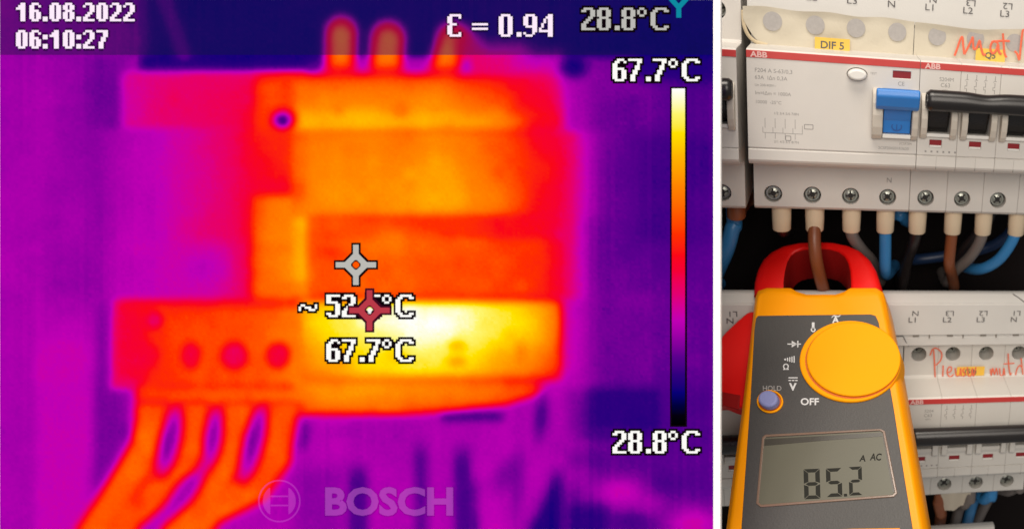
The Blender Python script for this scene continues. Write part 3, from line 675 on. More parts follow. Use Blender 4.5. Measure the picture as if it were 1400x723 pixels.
# jaws: a closed loop in the plane of the meter with a hole the wire runs through
jo = [(1029, 402), (1030, 385), (1034, 368), (1041, 354), (1052, 344), (1068, 336), (1090, 331.5), (1115, 330), (1140, 331), (1160, 335), (1176, 342), (1189, 354), (1197, 368), (1202, 384), (1206, 402)]
ji = [(1071, 402), (1071, 385), (1073, 370), (1076, 358), (1081, 349), (1088, 343.5), (1099, 340), (1117, 338.5), (1135, 339.5), (1147, 343), (1155, 349), (1160, 358), (1163, 370), (1164, 385), (1164, 402)]
JO = [mp(x, y, -5) for x, y in jo]; JI = [mp(x, y, -5) for x, y in ji]
jb = [(1079, 404), (1079, 396), (1081, 391), (1084, 386), (1088, 382), (1093, 379), (1102, 376.5), (1118, 375), (1134, 376.5), (1143, 379), (1148, 382), (1152, 386), (1156, 391), (1158, 396), (1158, 404)]
JB = [mp(x, y, -24) for x, y in jb]
def jawpart(i0, i1, c0, c1):
    k = i1 - i0 + 1; vs = []; fs = []
    ins = lambda a, b, t: (a[0] + (b[0] - a[0]) * t, a[1] + (b[1] - a[1]) * t)
    loop = []
    for a, b, d in zip(JO[i0:i1 + 1], JI[i0:i1 + 1], JB[i0:i1 + 1]):
        loop.append([(*ins(a, b, .05), c0), (a[0], a[1], c1 - 2.4), (*ins(a, b, .05), c1 - 1.2), (*ins(a, b, .16), c1 - .35), (*ins(a, b, .35), c1), (*ins(a, b, .9), c1), (b[0], b[1], c1 - .6), (*ins(b, d, .06), c1 - 1.4), (d[0], d[1], -24), (d[0], d[1], c0)])
    m_ = len(loop[0])
    for l in loop: vs += l
    for i in range(k - 1):
        for j in range(m_): fs.append((i * m_ + j, i * m_ + (j + 1) % m_, (i + 1) * m_ + (j + 1) % m_, (i + 1) * m_ + j))
    fs += [tuple(range(m_)), tuple((k - 1) * m_ + j for j in range(m_))]
    return MB().add(vs, fs)
for i0, i1 in ((0, 7), (7, 14)):
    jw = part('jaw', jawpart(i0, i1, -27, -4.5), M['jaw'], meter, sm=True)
    jw.data.materials.append(M['jaw_shade'])
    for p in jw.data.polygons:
        if p.index < (i1 - i0) * 10 and p.index % 10 in (7, 8): p.material_index = 1  # inner wall of the hole gets the shaded red
# collar joining jaws and shell behind the opening
tr = [(1024, 430), (1012, 440), (994, 457), (976, 478), (968, 505), (968, 530), (978, 547), (1000, 556), (1020, 562), (1036, 520), (1042, 440), (1034, 428)]
T_ = [mp(x, y, -12) for x, y in tr]
trg = part('trigger', MB().prism(T_, -20, -9.5), M['jaw'], meter, 1.4, 3, sm=True)
part('trigger_shade', MB().prism([mp(x, y, -9) for x, y in ((975, 533), (1012, 540), (1010, 560), (985, 553))], -9.6, -8.8), M['jaw_shade'], trg, 0.3)  # thin dark slab painting the shade at the trigger's bottom

# ------------------------------------------------------------------ thermal imager display standing to the left, in front of the board
DD = 275.0; PPM = FPX / DD                                   # four photo pixels to the millimetre at its distance
DISP = Matrix.Translation((CAMW @ Vector((-CX / PPM, CY / PPM, -DD))) * S) @ CAMW.to_4x4()
disp_t = thing('thermal_display', 'large flat screen in a white frame, showing a purple and orange heat picture', 'screen', DISP)
def sx_(x): return x / PPM
def sy_(y): return -y / PPM
IW, IH = 976.0, 723.0
part('screen_frame', MB().ring([(sx_(-26), sy_(-26)), (sx_(985.6), sy_(-26)), (sx_(985.6), sy_(IH + 26)), (sx_(-26), sy_(IH + 26))],
                              [(sx_(-2), sy_(-2)), (sx_(IW), sy_(-2)), (sx_(IW), sy_(IH + 2)), (sx_(-2), sy_(IH + 2))], -0.8, 0.5), M['bezel'], disp_t)
part('screen_back', MB().box(sx_(-22), sx_(930), sy_(IH + 22), sy_(-22), -7.5, -0.9), M['casing'], disp_t, 0.8)

def sstep(x, e, w):            # soft step rising at e over width w
    t = np.clip((x - e) / w + 0.5, 0, 1); return t * t * (3 - 2 * t)
def heat_field(X, Y):
    h = np.full(X.shape, 0.285)
    rect = lambda x0, y0, x1, y1, b=10, by=None: sstep(X, x0, b) * (1 - sstep(X, x1, b)) * sstep(Y, y0, by or b) * (1 - sstep(Y, y1, by or b))
    blob = lambda cx, cy, rx, ry: np.exp(-((X - cx) / rx) ** 2 - ((Y - cy) / ry) ** 2)
    def disc(cx, cy, rx, ry, soft=5.0, ang=0.0):
        ca, sa = math.cos(ang), math.sin(ang)
        dx, dy = (X - cx) * ca + (Y - cy) * sa, -(X - cx) * sa + (Y - cy) * ca
        r = np.sqrt((dx / rx) ** 2 + (dy / ry) ** 2); return 1 - sstep(r, 1.0, 2 * soft / min(rx, ry))
    def put(m, v):
        nonlocal h
        h = h * (1 - m) + v * m
    lin = lambda A, pts: np.interp(A, [p[0] for p in pts], [p[1] for p in pts])
    def path(pts, hw, soft):
        d = np.full(X.shape, 1e9)
        for (x0, y0), (x1, y1) in zip(pts[:-1], pts[1:]):
            dx, dy = x1 - x0, y1 - y0
            t = np.clip(((X - x0) * dx + (Y - y0) * dy) / (dx * dx + dy * dy), 0, 1)
            d = np.minimum(d, np.hypot(X - x0 - t * dx, Y - y0 - t * dy))
        return 1 - sstep(d, hw, soft)
    # backdrop, left
    put(1 - sstep(X, 165, 60), lin(X, [(0, .268), (45, .275), (80, .262), (100, .262), (140, .245), (200, .25)]))
    put(rect(118, 60, 175, 250, 30, 60) * .8, .215)
    put(rect(56, 70, 76, 240, 14, 30) * .5, .29); put(rect(76, 200, 86, 250, 12, 30) * .5, .29)
    put(blob(105, 300, 20, 35) * .5, .30)
    put(rect(-20, 230, 60, 740, 40, 120) * .8, .283)
    put(rect(48, 440, 130, 760, 18, 110) * .9, .320)
    put(rect(60, 400, 130, 440, 30, 40) * .5, .29)
    put(rect(128, 520, 168, 680, 22, 60) * .8, .225); put(blob(172, 590, 7, 12) * .6, .13); put(rect(120, 640, 150, 740, 30, 40) * .5, .24)
    # backdrop, right
    put(sstep(X, 800, 50), lin(X, [(780, .235), (850, .205), (900, .195), (976, .185)]))
    put(rect(640, 70, 900, 130, 60, 50) * .8, .245)
    put(sstep(X, 868, 30) * (1 - sstep(Y, 112, 30)), .125)
    put(rect(860, 110, 915, 185, 50, 40) * .6, .235)
    put(rect(870, 185, 990, 330, 30, 30) * .7, .165)
    put(rect(800, 360, 990, 520, 90, 60) * .6, .225)
    put(rect(845, 400, 900, 430, 40, 20) * .4, .25)
    put(rect(772, 530, 902, 600, 18, 14) * .9, .135); put(rect(902, 530, 990, 640, 20, 30) * .6, .18)
    put(rect(775, 585, 900, 592, 30, 8) * .6, .20)
    put(rect(770, 605, 980, 740, 20, 30) * .8, .20)
    # backdrop, top
    put(rect(191, 60, 455, 97, 14, 10), .115); put(rect(191, 88, 455, 101, 16, 8) * .7, .16)
    put((1 - sstep(Y, 78, 6)), lin(X, [(0, .26), (150, .245), (190, .22), (215, .12), (380, .11), (700, .13), (900, .10), (976, .09)]))
    put(path([(222, -10), (252, 78)], 10, 18) * (1 - sstep(Y, 84, 12)) * .75, .245)
    # lower backdrop under the device
    put(rect(380, 555, 772, 760, 24, 20), .285)
    put(rect(395, 565, 480, 620, 20, 20) * .6, .30); put(disc(408, 596, 15, 22, 8, .35) * .85, .20); put(disc(470, 590, 20, 8, 8) * .5, .24)
    put(rect(400, 640, 470, 740, 30, 30) * .7, .235)
    for x0, w_, y0, v in ((490, 26, 640, .16), (575, 20, 610, .19), (632, 22, 615, .17), (650, 18, 660, .15), (708, 14, 560, .22)):
        put(rect(x0 - w_ / 2, y0, x0 + w_ / 2, 760, 14, 40) * .85, v)
    put(rect(555, 640, 568, 760, 14, 30) * .3, .3)
    put(rect(604, 562, 690, 576, 16, 8) * .9, .17)
    put(path([(665, 640), (668, 760)], 16, 20) * .6, .32); put(path([(700, 540), (706, 600), (660, 690)], 12, 24) * .6, .30)
    put(disc(741, 566, 9, 32, 7, .12) * .9, .16)
    put(disc(692, 650, 14, 24, 12, .5) * .7, .21)
    put(np.clip(sstep(X - (765 - (Y - 620) * .45), 0, 30), 0, 1) * sstep(Y, 640, 30) * (1 - sstep(X, 770, 18)), .13)
    put(path([(762, 520), (765, 610), (690, 760)], 13, 22) * .75, .285)
    put(path([(778, 610), (800, 660), (880, 700), (985, 725)], 10, 40) * .3, .26)
    put(blob(850, 672, 40, 22), .325); put(blob(888, 690, 22, 14) * .6, .31); put(blob(948, 716, 40, 26), .33); put(blob(785, 650, 18, 16) * .7, .29)
    put(rect(775, 690, 830, 760, 20, 24) * .8, .125); put(blob(915, 660, 28, 12) * .6, .15); put(blob(860, 712, 30, 12) * .7, .15)
    # column between the device and the right-hand backdrop
    put(rect(740, 215, 808, 520, 44, 90), lin(X, [(730, .42), (765, .345), (790, .30), (815, .262), (830, .25)]))
    put(rect(720, 110, 800, 300, 60, 60) * .9, lin(X, [(700, .42), (740, .35), (780, .29), (810, .25)]))
    put(rect(765, 515, 800, 620, 30, 24) * .7, .275)
    # hot leads rising into the header
    for cx, hw, y0, v in ((465, 19, 22, .68), (528, 21, 30, .68), (610, 21, 32, .68)):
        lean = 10 if cx > 600 else 2
        P_ = [(cx + lean, y0 + 22), (cx, 92), (cx, 125)]; put(path(P_, hw + 6, 14), .28); put(path(P_, hw + 1, 14), .42); put(path([(cx + lean, y0 + 26), (cx, 96)], hw - 4, 20), v); put(disc(cx, 108, hw + 14, 16, 8) * .9, .45)
    put(path([(640, 60), (655, 110)], 16, 26) * .8, .44); put(rect(628, 62, 722, 112, 30, 36) * .85, .42); put(disc(637, 92, 6, 10, 6) * .95, .25); put(rect(700, 70, 770, 112, 24, 30) * .8, .31); put(rect(545, 98, 600, 106, 8, 6) * .2, .4)
    put(disc(784, 92, 17, 13, 9), .10)
    put(rect(418, 80, 440, 100, 10, 8) * .2, .3)
    # upper left block
    put(rect(166, 98, 420, 177, 14, 9), lin(X, [(165, .345), (210, .385), (300, .415), (345, .44), (370, .50), (400, .55)]))
    # broad left body
    put(rect(140, 176, 410, 413, 120, 10), lin(X, [(100, .26), (160, .292), (215, .305), (250, .345), (290, .385), (320, .425), (345, .475), (370, .50), (395, .56)]))
    put(blob(280, 365, 34, 26) * .9, .285); put(blob(225, 420, 60, 14) * .4, .3)
    put(rect(150, 330, 330, 420, 60, 30) * .45, .325)
    # orange strip left of the main block
    put(rect(344, 268, 425, 408, 12, 14), lin(X, [(338, .52), (350, .61), (365, .665), (395, .69), (404, .74), (411, .775), (418, .77), (428, .70)]))
    put(rect(350, 385, 420, 410, 20, 12) * .6, .63)
    # arc of warmth above it
    put(disc(400, 175, 55, 70, 22) * .75 * (Y > 100), .545)
    # main block, head
    my = lin(Y, [(100, .52), (112, .60), (130, .66), (148, .70), (158, .755), (170, .765), (178, .70), (186, .645)])
    mx = lin(X, [(390, -.03), (420, .01), (470, .035), (570, .03), (640, -.01), (690, -.07), (725, -.15), (750, -.21), (770, -.27), (790, -.34)])
    put(rect(398, 103, 770, 182, 22, 12) * (1 - sstep(X, 765, 50) * .5), my + mx)
    put(disc(463, 150, 9, 10, 5) * .6, .655); put(disc(548, 150, 11, 11, 6) * .7, .645)
    put(rect(700, 95, 760, 180, 40, 30) * .5, .46)
    put(rect(350, 110, 402, 180, 16, 20) * .8, .585)
    # main block, body
    bx = lin(X, [(395, .60), (408, .645), (425, .69), (470, .705), (540, .715), (590, .745), (620, .74), (660, .68), (700, .60), (730, .54), (755, .49), (775, .42), (792, .345), (815, .285), (840, .25)])
    by = lin(Y, [(178, -.045), (195, -.03), (230, .0), (270, .015), (290, .0)])
    put(rect(400, 180, 412, 296, 16, 10) + sstep(X, 412, 16) * (1 - sstep(X, 812, 60)) * sstep(Y, 180, 10) * (1 - sstep(Y, 296, 10)) * (1 - rect(400, 180, 412, 296, 16, 10)), bx + by * np.clip((bx - .4) * 4, 0, 1))
    put(rect(400, 180, 420, 270, 20, 20) * .5, .62)
    # darker belt and lower body
    cxx = lin(X, [(412, .60), (440, .60), (520, .575), (600, .555), (690, .52), (740, .48), (775, .42), (792, .345), (815, .29)])
    put(sstep(X, 420, 9) * (1 - sstep(X, 796, 34)) * sstep(Y, 294, 9) * (1 - sstep(Y, 330, 9)), cxx)
    put(blob(715, 302, 50, 8) * .7, .50); put(blob(448, 328, 16, 9) * .5, .44)
    dx_ = lin(X, [(420, .60), (470, .625), (520, .635), (570, .61), (640, .605), (690, .585), (740, .545), (766, .46), (792, .345), (815, .29)])
    put(sstep(X, 420, 9) * (1 - sstep(X, 796, 34)) * sstep(Y, 326, 9) * (1 - sstep(Y, 408, 14)), dx_)
    put(blob(530, 328, 34, 20) * .7, .70); put(blob(600, 345, 18, 16) * .35, .68)
    put(blob(460, 395, 30, 14) * .3, .55)
    for cx, cy, rx, ry, v in ((455, 345, 22, 12, .52), (505, 340, 14, 7, .67), (570, 325, 30, 8, .64), (640, 332, 26, 6, .63), (590, 385, 60, 8, .63), (480, 385, 26, 8, .64), (670, 370, 30, 12, .585)):
        put(blob(cx, cy, rx, ry) * .6, v)
    for cx, v in ((440, .76), (500, .80), (585, .79), (650, .755), (700, .68)): put(blob(cx, 166, 20, 7) * .6, v)
    # hot terminal block
    hx = lin(X, [(404, .70), (418, .80), (440, .865), (480, .925), (520, .965), (560, 1.0), (620, .985), (650, .94), (680, .885), (715, .845), (740, .77), (757, .69), (768, .60)])
    hy = lin(Y, [(408, -.12), (420, -.01), (440, .0), (465, -.03), (485, -.075), (505, -.10), (515, -.17)])
    put(rect(406, 410, 768, 519, 14, 8), hx + hy - .02 * np.clip((Y - 450) / 60, 0, 1))
    put(disc(462, 489, 13, 11, 6) * .55, .70); put(disc(543, 486, 14, 12, 6) * .45, .76)
    put(disc(625, 473, 12, 7, 5) * .75, .72); put(disc(625, 494, 12, 7, 5) * .75, .72); put(disc(712, 484, 6, 13, 5) * .85, .665); put(disc(705, 484, 16, 15, 10) * .4, .74)
    # foot of the hot block
    edge = lin(X, [(380, 566), (560, 566), (620, 560), (690, 553), (730, 540), (768, 518)])
    fx = lin(X, [(410, .68), (450, .715), (520, .735), (600, .70), (660, .66), (710, .60), (750, .56)])
    put(sstep(X, 404, 14) * (1 - sstep(X, 740, 30)) * sstep(Y, 514, 8) * (1 - sstep(Y - edge, 0, 11)), fx - .10 * np.clip((Y - 540) / 24, 0, 1) - .075 * np.exp(-((Y - 520) / 4) ** 2))
    # lower left block
    lx = lin(X, [(150, .38), (160, .43), (185, .475), (205, .54), (240, .575), (300, .595), (360, .61), (400, .66), (420, .72)])
    put(rect(154, 412, 412, 528, 10, 10), lx); put(rect(160, 408, 410, 422, 12, 8) * .6, .50)
    put(rect(156, 430, 200, 530, 20, 14) * .7, .455)
    put(rect(150, 518, 190, 532, 14, 8) * .7, .40)
    put(disc(212, 438, 12, 12, 3) * .95, .405); put(disc(202, 486, 17, 18, 6) * .7, .455)
    for x0, rx, ry in ((261, 13, 18), (320, 18, 18), (380, 16, 18)):
        put(disc(x0, 486, rx, ry, 4) * .92, .425); put(disc(x0 + 2, 488, rx * .5, ry * .5, 5) * .5, .455)
    put(disc(320, 486, 5, 5, 4) * .4, .47)
    # warm band and four cable pictures
    put(rect(185, 528, 420, 566, 14, 10), lin(X, [(185, .56), (210, .60), (300, .625), (345, .63), (400, .65), (420, .66)])); put(rect(190, 524, 400, 534, 10, 6) * .4, .55)
    ps = 0
    cabs = [([(208, 560), (200, 610), (165, 668), (118, 740)], 24), ([(266, 560), (264, 610), (238, 655), (178, 705), (150, 750)], 23), ([(325, 560), (318, 620), (292, 665), (230, 730)], 23), ([(386, 560), (376, 625), (348, 665), (290, 695), (225, 760)], 25)]
    m = np.zeros(X.shape)
    for p, w_ in cabs: m = np.maximum(m, path(p, w_, 26))
    m = m * sstep(Y, 550, 10); mm = np.clip(m * 1.0, 0, 1)
    put(mm, .30 + (.62 - .30) * sstep(mm, .62, .85)); put(path([(205, 640), (185, 690), (150, 740)], 14, 14) * .6, .60)
    for cx, cy, rx, ry, an, v in ((232, 605, 9, 38, .24, .19), (291, 599, 7, 31, .16, .21), (346, 607, 9, 44, .25, .19), (252, 674, 8, 30, .7, .25)):
        put(disc(cx, cy, rx + 8, ry + 9, 5, an) * .9, .42); put(disc(cx, cy, rx + 2, ry + 2, 6, an), .285); put(disc(cx, cy - 6, rx * .6, ry * .6, 6, an) * .85, v)
    put(path([(262, 658), (240, 690), (200, 735)], 8, 13) * .9, .285)
    put(blob(188, 684, 8, 12) * .55, .50)
    # the small cold screw
    put(disc(388, 163, 17, 13, 7) * .85, .34); put(disc(386, 165, 9, 8, 6) * .95, .08)
    for ax in (0, 1):
        kk = np.exp(-(np.arange(-7, 8) / 2.3) ** 2 / 2); kk /= kk.sum()
        pad = np.pad(h, [(7, 7) if i == ax else (0, 0) for i in (0, 1)], mode='edge')
        h = sum(k_ * (pad[i:i + h.shape[0]] if ax == 0 else pad[:, i:i + h.shape[1]]) for i, k_ in enumerate(kk))
    # sensor grain: blocks of one imager pixel plus faint vertical streaks
    rng = np.random.default_rng(3)
    for step_, amp in ((46, .012), (17, .008)):
        cg = rng.normal(0, 1, (int(760 / step_) + 3, int(1020 / step_) + 3)); fx_, fy_ = X / step_, Y / step_
        ix, iy = fx_.astype(int), fy_.astype(int); tx, ty = fx_ - ix, fy_ - iy; tx = tx * tx * (3 - 2 * tx); ty = ty * ty * (3 - 2 * ty)
        h = h + amp * np.clip((h - .2) * 3, .35, 1) * (cg[iy, ix] * (1 - tx) * (1 - ty) + cg[iy, ix + 1] * tx * (1 - ty) + cg[iy + 1, ix] * (1 - tx) * ty + cg[iy + 1, ix + 1] * tx * ty)
    gb = rng.normal(0, 1, (245, 330)); st = rng.normal(0, 1, 400)
    h = h + 0.0035 * gb[np.clip((Y / 3.05).astype(int), 0, 244), np.clip((X / 3.05).astype(int), 0, 329)]
    cold = np.clip((.36 - h) * 8, 0, 1)
    h = h + 0.005 * cold * st[np.clip((X / 6.1).astype(int), 0, 399)] * (0.6 + 0.4 * np.sin(Y / 60 + X / 90))
    return np.clip(h, 0, 1).astype(np.float32)

NX, NY = 488, 362
gx = np.linspace(0, IW, NX + 1); gy = np.linspace(0, IH, NY + 1)
gy[np.argmin(abs(gy - 75.5))] = 75.5
GX, GY = np.meshgrid(gx, gy)
H = heat_field(GX, GY)
qx, qy = np.meshgrid((gx[1:] + gx[:-1]) / 2, (gy[1:] + gy[:-1]) / 2)
HQ = (H[1:, 1:] + H[:-1, :-1] + H[1:, :-1] + H[:-1, 1:]) / 4
reg = np.zeros(qx.shape, int)
reg[(HQ > .47) & (qx > 340) & (qx < 800) & (qy < 570)] = 1
reg[(qx >= 160) & (qx < 400) & (qy > 100) & (qy < 178) & (HQ > .33)] = 2
reg[(qx >= 150) & (qx < 408) & (qy > 411) & (qy < 566) & (HQ > .33)] = 3
for i, (a_, b_) in enumerate(((0, 236), (236, 293), (293, 348), (348, 420))):
    xs = qx + (qy - 600) * (.75 if i < 3 else .9) * (qy > 600)
    lo_ = -500 if i == 0 else a_
    reg[(qy >= 566) & (HQ > .42) & (qx < 430) & (xs >= lo_) & (xs < b_ if i < 3 else xs < 900)] = 4 + i
reg[qy < 75.5] = 9
def region_mesh(name, idx, m, parent):
    yy, xx = np.nonzero(reg == idx)
    if len(yy) == 0: return
    st = NX + 1
    q = np.stack([yy * st + xx, (yy + 1) * st + xx, (yy + 1) * st + xx + 1, yy * st + xx + 1], 1)
    u, inv = np.unique(q, return_inverse=True); inv = inv.reshape(q.shape)
    co = np.zeros((len(u), 3), np.float32)
    co[:, 0] = GX.ravel()[u] / PPM * S; co[:, 1] = -GY.ravel()[u] / PPM * S
    me = bpy.data.meshes.new(name)
    me.vertices.add(len(u)); me.vertices.foreach_set('co', co.ravel())
    me.loops.add(inv.size); me.loops.foreach_set('vertex_index', inv.ravel().astype(np.int32))
    me.polygons.add(len(q)); me.polygons.foreach_set('loop_start', np.arange(0, inv.size, 4, dtype=np.int32))
    me.update(calc_edges=True)
    at = me.attributes.new('warmth', 'FLOAT', 'POINT'); at.data.foreach_set('value', H.ravel()[u])
    me.materials.append(m)
    return link(name, me, parent)
HM = heat_mat('heat_palette', 0.0, (0, 0, 0)); HH = heat_mat('heat_palette_header', 0.60, srgb(20, 16, 74))
scr = region_mesh('backdrop_image', 0, HM, disp_t)
region_mesh('hot_breaker_image', 1, HM, scr); region_mesh('warm_block_image', 2, HM, scr); region_mesh('terminal_block_image', 3, HM, scr)
for i in range(4): region_mesh('cable_image', 4 + i, HM, scr)
region_mesh('header_image', 9, HH, disp_t)

# temperature scale
bar_m = bpy.data.meshes.new('scale_bar')
nb = 120; y_ = np.linspace(121.5, 580.5, nb + 1)
vv = []; ff = []
for i in range(nb + 1): vv += [(sx_(919) * S, sy_(y_[i]) * S, 0.30 * S), (sx_(937) * S, sy_(y_[i]) * S, 0.30 * S)]
for i in range(nb): ff.append((2 * i, 2 * i + 2, 2 * i + 3, 2 * i + 1))
bar_m.from_pydata(vv, [], ff)
at = bar_m.attributes.new('warmth', 'FLOAT', 'POINT'); at.data.foreach_set('value', np.repeat(1 - np.arange(nb + 1) / nb, 2).astype(np.float32))
bar_m.materials.append(HM)
sb = link('scale_bar', bar_m, disp_t)
E_BLK = emit('osd_black', srgb(14, 4, 10)); E_WHT = emit('osd_white', srgb(255, 253, 248)); E_GRY = emit('osd_grey', srgb(188, 186, 180)); E_DKR = emit('osd_dark_red', srgb(58, 8, 30))
E_RED = emit('osd_red', srgb(186, 58, 72)); E_TEA = emit('osd_teal', srgb(14, 138, 160)); E_LGO = emit('osd_logo', srgb(214, 100, 222), 0.34); E_SHD = emit('osd_shadow', srgb(60, 0, 90), 0.28)
E_LIN = emit('osd_logo_line', srgb(226, 90, 220), 0.24); E_PNK = emit('osd_white_pinkish', srgb(255, 236, 252)); E_RIM = emit('osd_rim', srgb(20, 4, 30), 0.65)
part('scale_outline', MB().box(sx_(916.4), sx_(939.6), sy_(583), sy_(119), 0.16, 0.2), E_BLK, sb)

# ---- on-screen lettering built pixel by pixel, as the imager draws it
G10 = {
 '0': ['.####.', '##..##', '##..##', '##..##', '##..##', '##..##', '##..##', '##..##', '##..##', '.####.'],
 '2': ['.####.', '##..##', '....##', '....##', '...##.', '..##..', '.##...', '##....', '##....', '######'],
 '4': ['....##', '...###', '..#.##', '..#.##', '.#..##', '.#..##', '#...##', '######', '....##', '....##'],
 '5': ['######', '##....', '##....', '#####.', '....##', '....##', '....##', '....##', '##..##', '.####.'],
 '6': ['..###.', '.##..#', '##....', '##....', '#####.', '##..##', '##..##', '##..##', '##..##', '.####.'],
 '7': ['######', '....##', '....#.', '...##.', '...##.', '..##..', '..##..', '.##...', '.##...', '.##...'],
 '8': ['.####.', '##..##', '##..##', '##..##', '.####.', '##..##', '##..##', '##..##', '##..##', '.####.'],
 '9': ['.####.', '##..##', '##..##', '##..##', '##..##', '.#####', '....##', '....##', '#...#.', '.###..'],
 '.': ['..', '..', '..', '..', '..', '..', '..', '..', '##', '##'],
 'o': ['.##.', '#..#', '#..#', '.##.'],
 'C': ['..#####.', '.##...##', '##......', '##......', '##......', '##......', '##......', '##......', '.##...##', '..#####.'],
 'e': ['.#####', '##...#', '##....', '##....', '.###..', '##....', '##....', '##....', '##...#', '.#####'],
 '=': ['.......', '.......', '.......', '.......', '#######', '.......', '#######'],
 '~': ['..........', '..........', '..........', '..........', '.##.....#.', '#..###..#.', '#....###..'],
}
G8 = {
 '0': ['.###.', '##.##', '##.##', '##.##', '##.##', '##.##', '##.##', '.###.'],
 '1': ['..##', '.###', '####', '..##', '..##', '..##', '..##', '..##'],
 '2': ['.###.', '#..##', '...##', '...##', '..##.', '.##..', '##...', '#####'],
 '6': ['.###.', '##..#', '##...', '####.', '##.##', '##.##', '##.##', '.###.'],
 '7': ['#####', '...##', '...##', '..##.', '..##.', '.##..', '.##..', '.##..'],
 '8': ['.###.', '##.##', '##.##', '.###.', '##.##', '##.##', '##.##', '.###.'],
 '.': ['..', '..', '..', '..', '..', '..', '##', '##'],
 ':': ['..', '..', '##', '##', '..', '..', '##', '##'],
}
def pixel_text(name, glyphs, x0, y0, cw, chh, m, parent, outline=None, om=None, z=0.34):
    """glyphs: list of (bitmap, x in cells). Cells of a row are merged into runs; each run is one thin block"""
    on = set()
    for g_, cx in glyphs:
        for r_, row in enumerate(g_):
            for c2, ch in enumerate(row):
                if ch == '#': on.add((r_, cx + c2))
    def runs(cells, zz, pad):
        mb = MB(); rows = {}
        for r_, c2 in cells: rows.setdefault(r_, []).append(c2)
        for r_, cs in rows.items():
            cs = sorted(cs); a = cs[0]; p = a
            for c2 in cs[1:] + [10 ** 6]:
                if c2 != p + 1:
                    xa, xb = x0 + a * cw - pad, x0 + (p + 1) * cw + pad; ya, yb = y0 + r_ * chh - pad * .0, y0 + (r_ + 1) * chh + pad * .0
                    mb.add([(sx_(xa), sy_(yb), zz), (sx_(xb), sy_(yb), zz), (sx_(xb), sy_(ya), zz), (sx_(xa), sy_(ya), zz)], [(0, 1, 2, 3)])
                    a = c2
                p = c2
        return mb
    o = link(name, runs(on, z, 0.25).mesh(name, m), parent)
    if om is not None:
        nb_ = set((r_ + i, c2 + j) for r_, c2 in on for i in (-1, 0, 1) for j in (-1, 0, 1) if outline == 8 or abs(i) + abs(j) < 2)
        link('text_outline', runs(nb_, z - 0.06, 0).mesh('text_outline', om), o)
    return o
def line10(s, gap0=0):
    out_ = []; x = gap0
    for ch in s:
        if ch == '.': out_.append((G10['.'], x + 1)); x += 4
        elif ch == 'o': out_.append((G10['o'], x - 1 + 1)); x += 6
        elif ch == ' ': x += 5
        else: out_.append((G10[ch], x)); x += 7 if ch != 'C' else 9
    return out_
def line8(s):
    out_ = []; x = 0
    for ch in s:
        if ch in '.:': out_.append((G8[ch], x)); x += 3
        elif ch == '1': out_.append((G8[ch], x)); x += 6
        else: out_.append((G8[ch], x)); x += 6
    return out_
CW, CHH = 3.05, 3.07
pixel_text('date_text', line8('16.08.2022'), 23.8, 4.8, CW, 3.15, E_PNK, disp_t, 4, E_RIM)
pixel_text('time_text', line8('06:10:27'), 23.8, 42.0, CW, 3.15, E_PNK, disp_t, 4, E_RIM)
pixel_text('emissivity_text', [(G10['e'], 0), (G10['='], 11), (G10['0'], 23), (G10['.'], 31), (G10['9'], 34), (G10['4'], 41)], 612.9, 20.3, CW, CHH, E_PNK, disp_t, 4, E_RIM)
pixel_text('ambient_text', line10('28.8oC'), 795.8, 11.4, CW, CHH, E_GRY, disp_t, 8, E_BLK)
pixel_text('scale_top_text', line10('67.7oC'), 838.4, 81.0, CW, CHH, E_WHT, disp_t, 8, E_BLK)
pixel_text('scale_bottom_text', line10('28.8oC'), 838.4, 588.3, CW, CHH, E_WHT, disp_t, 8, E_BLK)
pixel_text('spot_text', line10('52.5oC'), 447.5, 402.6, CW, CHH, E_WHT, disp_t, 8, E_BLK)
pixel_text('spot_tilde', [(G10['~'], 0)], 409.8, 403.5, 2.75, CHH, E_WHT, disp_t, 8, E_BLK)
pixel_text('maximum_text', line10('67.7oC'), 447.5, 463.4, CW, CHH, E_WHT, disp_t, 8, E_BLK)
# cross marks
def cross(name, cx, cy, m, om, z):
    def shp(g):
        a, w_, d = 27.5 + g, 3.8 + g, 15.5 + g * 1.2
        return [(-w_, a), (w_, a), (w_, d + 1 - w_ * .4), (d + 1 - w_ * .4, w_), (a, w_), (a, -w_), (d + 1 - w_ * .4, -w_), (w_, -d - 1 + w_ * .4), (w_, -a), (-w_, -a), (-w_, -d - 1 + w_ * .4), (-d - 1 + w_ * .4, -w_), (-a, -w_), (-a, w_), (-d - 1 + w_ * .4, w_), (-w_, d + 1 - w_ * .4)]
    def holed(g, hr, zz, mm_):
        o_ = shp(g); k = len(o_)
        inner = [(hr * x / math.hypot(x, y), hr * y / math.hypot(x, y)) for x, y in o_]
        conv = lambda L: [(sx_(cx + x), sy_(cy - y)) for x, y in L]
        return MB().ring(conv(o_), conv(inner), zz - .03, zz)
    o = link(name, holed(0, 6.6, z, m).mesh(name, m), disp_t)
    link('mark_outline', holed(2.6, 4.6, z - .05, om).mesh('mark_outline', om), o)
    return o
cross('spot_mark', 488, 362, E_GRY, E_BLK, 0.46)
rm = cross('hot_spot_mark', 507, 424, E_RED, E_DKR, 0.56)
link('mark_centre', MB().cyl(sx_(507), sy_(424), 3.0 / PPM, 0.44, 0.5, 16).mesh('mark_centre', E_WHT), rm)
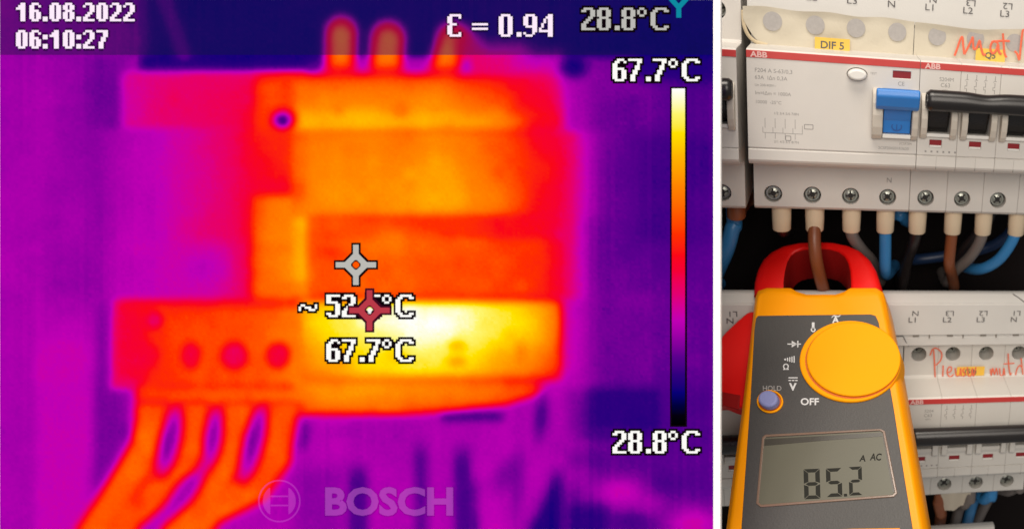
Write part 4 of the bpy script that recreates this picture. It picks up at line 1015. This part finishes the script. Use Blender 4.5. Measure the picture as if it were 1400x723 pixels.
# antenna sign
an = MB()
for a_, b_ in (((928.5, 25), (928.5, 10)), ((928.5, 11), (916, -3)), ((928.5, 11), (941, -3))):
    dx, dy = b_[0] - a_[0], b_[1] - a_[1]; l_ = math.hypot(dx, dy); nx_, ny_ = -dy / l_ * 3.4, dx / l_ * 3.4
    z_ = 0.3 + 0.02 * len(an.v) / 4
    an.add([(sx_(a_[0] + nx_), sy_(a_[1] + ny_), z_), (sx_(a_[0] - nx_), sy_(a_[1] - ny_), z_), (sx_(b_[0] - nx_), sy_(b_[1] - ny_), z_), (sx_(b_[0] + nx_), sy_(b_[1] + ny_), z_)], [(0, 1, 2, 3)])
part('antenna_sign', an, E_TEA, disp_t)
# maker's mark at the foot of the screen
lg = text('brand_lettering', 'BOSCH', 51 / PPM, sx_(533), sy_(702), 0.30, E_LGO, disp_t, bold=0.46, sx=1.07, depth=0)
lg2 = text('lettering_shadow', 'BOSCH', 51 / PPM, sx_(533), sy_(702.6), 0.24, E_SHD, lg, bold=0.76, sx=1.07, depth=0)
def circ(r, n=48): return [(sx_(383 + r * math.cos(2 * PI * i / n)), sy_(684 + r * math.sin(2 * PI * i / n))) for i in range(n)]
def flat_ring(mb, ro, ri, z):
    o_, i_ = circ(ro), circ(ri); n_ = len(o_)
    mb.add([(x, y, z) for x, y in o_] + [(x, y, z) for x, y in i_], [(i, (i + 1) % n_, n_ + (i + 1) % n_, n_ + i) for i in range(n_)])
em = MB(); flat_ring(em, 29, 27, .3)
def emarc(side):
    pts = []
    for i in range(13):
        a = math.radians(-52 + 104 * i / 12); pts.append((383 + side * 22.5 * math.cos(a), 684 - 22.5 * math.sin(a)))
    inn_ = [(383 + side * 12.5, p[1]) for p in pts]
    for i in range(12):
        em.add([(sx_(pts[i][0]), sy_(pts[i][1]), .3), (sx_(pts[i + 1][0]), sy_(pts[i + 1][1]), .3), (sx_(inn_[i + 1][0]), sy_(inn_[i + 1][1]), .3), (sx_(inn_[i][0]), sy_(inn_[i][1]), .3)], [(0, 1, 2, 3)])
emarc(1); emarc(-1)
for y0 in (678.5, 691): em.add([(sx_(371), sy_(y0), .3), (sx_(395), sy_(y0), .3), (sx_(395), sy_(y0 - 2), .3), (sx_(371), sy_(y0 - 2), .3)], [(0, 1, 2, 3)])
link('brand_emblem', em.mesh('brand_emblem', E_LIN), disp_t)
